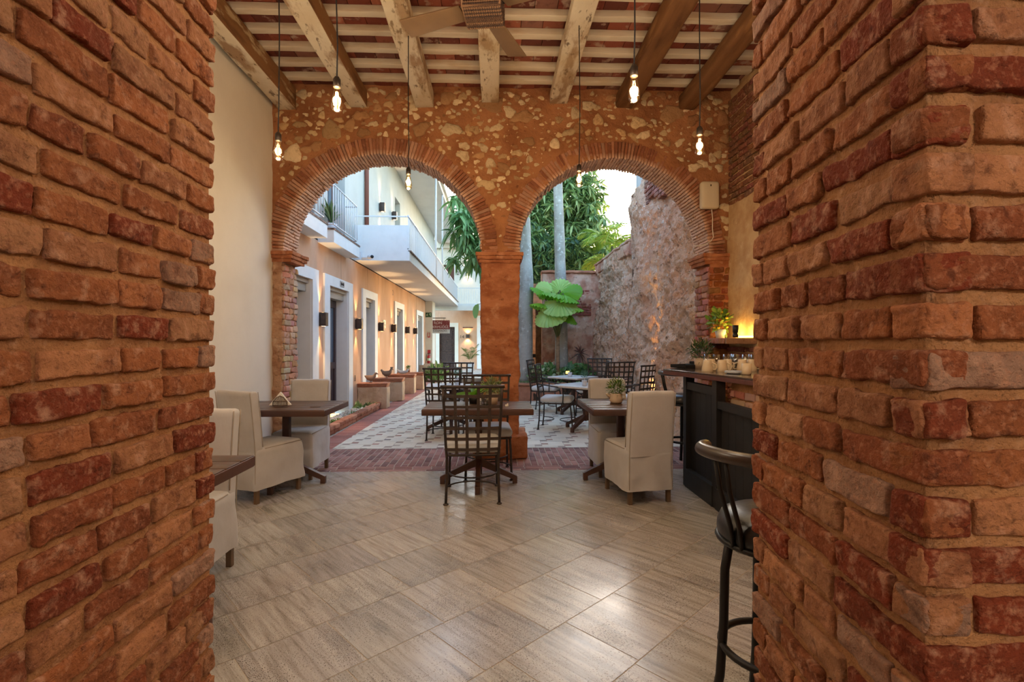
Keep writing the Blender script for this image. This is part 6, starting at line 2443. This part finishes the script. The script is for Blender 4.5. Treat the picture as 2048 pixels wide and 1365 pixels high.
# ------------------------------------------------------------------ bar
m2 = MB()
WT = [(1.63, 4.80), (1.845, 3.55), (2.0, 2.6), (2.76, 2.6), (2.76, 5.17), (2.10, 5.12)]
m2.prism(WT, 1.075, 1.09, m=0)
inn = [(x, y) for x, y in WT]
m2.prism(WT, 1.038, 1.0749, m=1)
wt = m2.build('bar_worktop', [MT['counter'], MT['counteredge']], smooth=False, bevel=0.004)
tag(wt, 'long polished dark bar worktop with an oxblood edge', 'worktop')
t = thing('counter_screen', 'black tongue-and-groove counter screen standing under the worktop', 'counter screen', (1.785, 3.99, 0))
m2 = MB()
for (y0_, y1_, z0_, z1_) in ((0.62, 0.69, 0.0, 1.037), (-0.02, 0.06, 0.0, 1.037)):
    m2.box((0.035, (y0_ + y1_) / 2, (z0_ + z1_) / 2), (0.075, y1_ - y0_, z1_ - z0_))
m2.build('post', MT['black'], t, smooth=False, bevel=0.004)
m2 = MB()
m2.box((0.035, 0.34, 0.945), (0.06, 0.57, 0.07))
m2.box((0.03, -0.5, 0.845), (0.05, 0.98, 0.06))
m2.build('top_rail', MT['black'], t, smooth=False, bevel=0.004)
m2 = MB()
m2.box((0.025, 0.34, 0.085), (0.07, 0.58, 0.17))
m2.box((0.025, -0.5, 0.085), (0.07, 0.98, 0.17))
m2.build('plinth_board', MT['black'], t, smooth=False, bevel=0.004)
for k in range(5):
    m2 = MB()
    m2.box((0.05, 0.06 + 0.112 * (k + 0.5), 0.54), (0.02, 0.110, 0.76))
    m2.build('board', MT['black'], t, smooth=False, bevel=0.004)
for k in range(8):
    m2 = MB()
    m2.box((0.045, -0.03 - 0.118 * (k + 0.5), 0.50), (0.02, 0.116, 0.66))
    m2.build('board', MT['black'], t, smooth=False, bevel=0.004)
m2 = MB()
m2.box((2.08, 3.45, 0.52), (0.34, 1.05, 1.03), m=1)
facing(m2, (1.91, 3.97, 0), (0, -1, 0), (-1, 0, 0), 1.05, 1.03, 0.07, 0.055, 0.12, 0.22, 0.05, 0.012, n=(5, 2, 3), m=0,
       cols=lambda: tuple(q * random.uniform(0.85, 1.15) for q in random.choice([S(170, 116, 100), S(190, 144, 128), S(156, 98, 84)])))
tag(m2.build('brick_counter_base', [MT['arch'], MT['mortar']]), 'pale red brick base under the bar worktop behind the black boards', 'counter base')
m2 = MB()
m2.box((2.62, 4.0, 0.5), (0.2, 2.2, 1.0), m=0)
tag(m2.build('back_counter_base', MT['old']), 'plastered support of the bar worktop along the wall', 'counter base')


def mug(loc, rz, lab, upright=False):
    t = thing('mug', lab, 'mug', loc, rz, 'beige mugs on the bar worktop')
    m2 = MB()
    if upright:
        m2.lathe([(0, 0), (0.032, 0), (0.036, 0.01), (0.038, 0.09), (0.035, 0.09), (0.033, 0.012), (0, 0.012)], 22)
    else:
        m2.lathe([(0.048, 0.0), (0.050, 0.004), (0.046, 0.035), (0.038, 0.075), (0.034, 0.102), (0.030, 0.105), (0, 0.103)], 24)
    m2.build('body', MT['mug'], t)
    m2 = MB()
    m2.tube([(0.044, 0, 0.022), (0.068, 0, 0.02), (0.078, 0, 0.042), (0.07, 0, 0.068), (0.038, 0, 0.078)], 0.0065, 8)
    m2.build('handle', MT['mug'], t)
    return t


mug((1.865, 4.33, 1.09), R(-35), 'beige upside-down mug nearest the worktop corner')
mug((1.985, 4.31, 1.09), R(-35), 'beige upside-down mug second from the worktop corner, in the front row')
mug((1.98, 4.52, 1.09), R(20), 'beige upside-down mug behind the front one nearest the corner')
mug((2.11, 4.47, 1.09), R(15), 'beige upside-down mug in the back row behind the second front mug')
mug((2.20, 4.38, 1.09), R(170), 'beige upside-down mug with its handle turned to the wall, fifth along')
mug((2.29, 4.40, 1.09), R(-20), 'beige upside-down mug closest to the red brick opening, in the back')
mug((2.015, 3.94, 1.09), R(40), 'small upright beige mug at the brick opening edge', True)
for k, (x, y) in enumerate(((2.02, 4.70), (2.10, 4.68), (2.17, 4.62), (2.25, 4.60), (2.33, 4.58), (2.38, 4.52), (2.29, 4.72), (2.42, 4.64), (2.46, 4.5))):
    m2 = MB()
    m2.lathe([(0.036, 0.0), (0.034, 0.08), (0.030, 0.145), (0.0, 0.147)], 18)
    m2.lathe([(0.034, 0.001), (0.032, 0.08), (0.027, 0.138), (0.0, 0.139)], 18)
    o = m2.build('drinking_glass', MT['glass'], loc=(x, y, 1.09))
    tag(o, 'clear upside-down drinking glass behind the beige mugs', 'drinking glass', 'clear glasses behind the mugs')
for k in range(3):
    m2 = MB()
    m2.lathe([(0, 0), (0.045, 0), (0.072, 0.008), (0.072, 0.011), (0.044, 0.004), (0, 0.004)], 24)
    tag(m2.build('saucer', MT['potwhite'], loc=(1.975, 4.07, 1.09 + 0.006 * k)), ['white saucer at the bottom of the little stack on the worktop', 'white saucer in the middle of the little stack on the worktop', 'white saucer on top of the little stack on the worktop'][k], 'saucer', 'stacked saucers on the bar')
t = thing('tray', 'black serving tray at the far corner of the bar worktop', 'tray', (1.98, 4.98, 1.09), R(20))
m2 = MB()
m2.box((0, 0, 0.006), (0.34, 0.22, 0.012), r=0.004)
for s in (-1, 1):
    m2.box((0, s * 0.108, 0.02), (0.34, 0.008, 0.03), r=0.003)
    m2.box((s * 0.168, 0, 0.02), (0.008, 0.22, 0.03), r=0.003)
m2.build('tray_base', MT['dark'], t)
for k in range(2):
    m2 = MB()
    m2.box((0, 0, 0.0125), (0.10, 0.17, 0.025), rz=0.4 * k, r=0.004)
    tag(m2.build('menu_folder', MT['dark'], loc=(2.0 + 0.06 * k, 4.98, 1.103 + 0.026 * k)), ['black menu folder lying on the serving tray', 'black menu folder turned askew over the other one'][k], 'menu folder', 'menu folders on the tray')


# bar stools
def bar_stool(loc, rz, lab, back0, back1):
    t = thing('bar_stool', lab, 'bar stool', loc, rz, 'black leather bar stools')
    m2 = MB()
    m2.lathe([(0, 0.66), (0.17, 0.66), (0.187, 0.675), (0.192, 0.70), (0.19, 0.73), (0.178, 0.758), (0.14, 0.778), (0.07, 0.785), (0, 0.786)], 40)
    m2.build('seat', MT['leather'], t)
    m2 = MB()
    P = [(0.188 * math.cos(2 * math.pi * k / 36), 0.188 * math.sin(2 * math.pi * k / 36), 0.672) for k in range(36)]
    m2.tube(P, 0.011, 8, closed=True)
    m2.build('seat_ring', MT['stool'], t)
    for k in range(4):
        a = k * math.pi / 2 - 0.18
        m2 = MB()
        c, s = math.cos(a), math.sin(a)
        m2.tube([(0.15 * c, 0.15 * s, 0.665), (0.168 * c, 0.168 * s, 0.55), (0.172 * c, 0.172 * s, 0.35), (0.185 * c, 0.185 * s, 0.15), (0.215 * c, 0.215 * s, 0.0)], 0.0165, 10)
        m2.build('leg', MT['stool'], t)
    m2 = MB()
    P = [(0.178 * math.cos(2 * math.pi * k / 36), 0.178 * math.sin(2 * math.pi * k / 36), 0.27) for k in range(36)]
    m2.tube(P, 0.013, 8, closed=True)
    m2.build('foot_ring', MT['stool'], t)
    m2 = MB()
    P, Rr = [], []
    n = 26
    for k in range(n):
        a = R(back0 + (back1 - back0) * k / (n - 1))
        e = min(k, n - 1 - k)
        rr = 0.262 - (0.03 if e == 0 else (0.012 if e == 1 else 0))
        P.append((rr * math.cos(a), rr * math.sin(a), 1.01))
        Rr.append(0.024)
    m2.tube(P, Rr, 12)
    m2.build('back_rail', MT['rail'], t)
    span = back1 - back0
    for f in (0.2, 0.27, 0.73, 0.8):
        a = R(back0 + span * f)
        ab = R(back0 + span * (f + (0.03 if f < 0.5 else -0.03)))
        m2 = MB()
        m2.tube([(0.258 * math.cos(a), 0.258 * math.sin(a), 1.0), (0.235 * math.cos(a), 0.235 * math.sin(a), 0.88), (0.205 * math.cos(ab), 0.205 * math.sin(ab), 0.75), (0.19 * math.cos(ab), 0.19 * math.sin(ab), 0.675)], 0.009, 8)
        m2.build('back_spindle', MT['stool'], t)
    return t


bs_ = bar_stool((0.995, 1.76, 0), 0, 'black leather bar stool with curved brown rail, half behind the brick opening', 165, 318)
bar_stool((2.08, 5.42, 0), R(0), 'black leather bar stool beyond the worktop, under the second arch', 150, 300)

bs_.scale = (0.97, 0.97, 0.965)
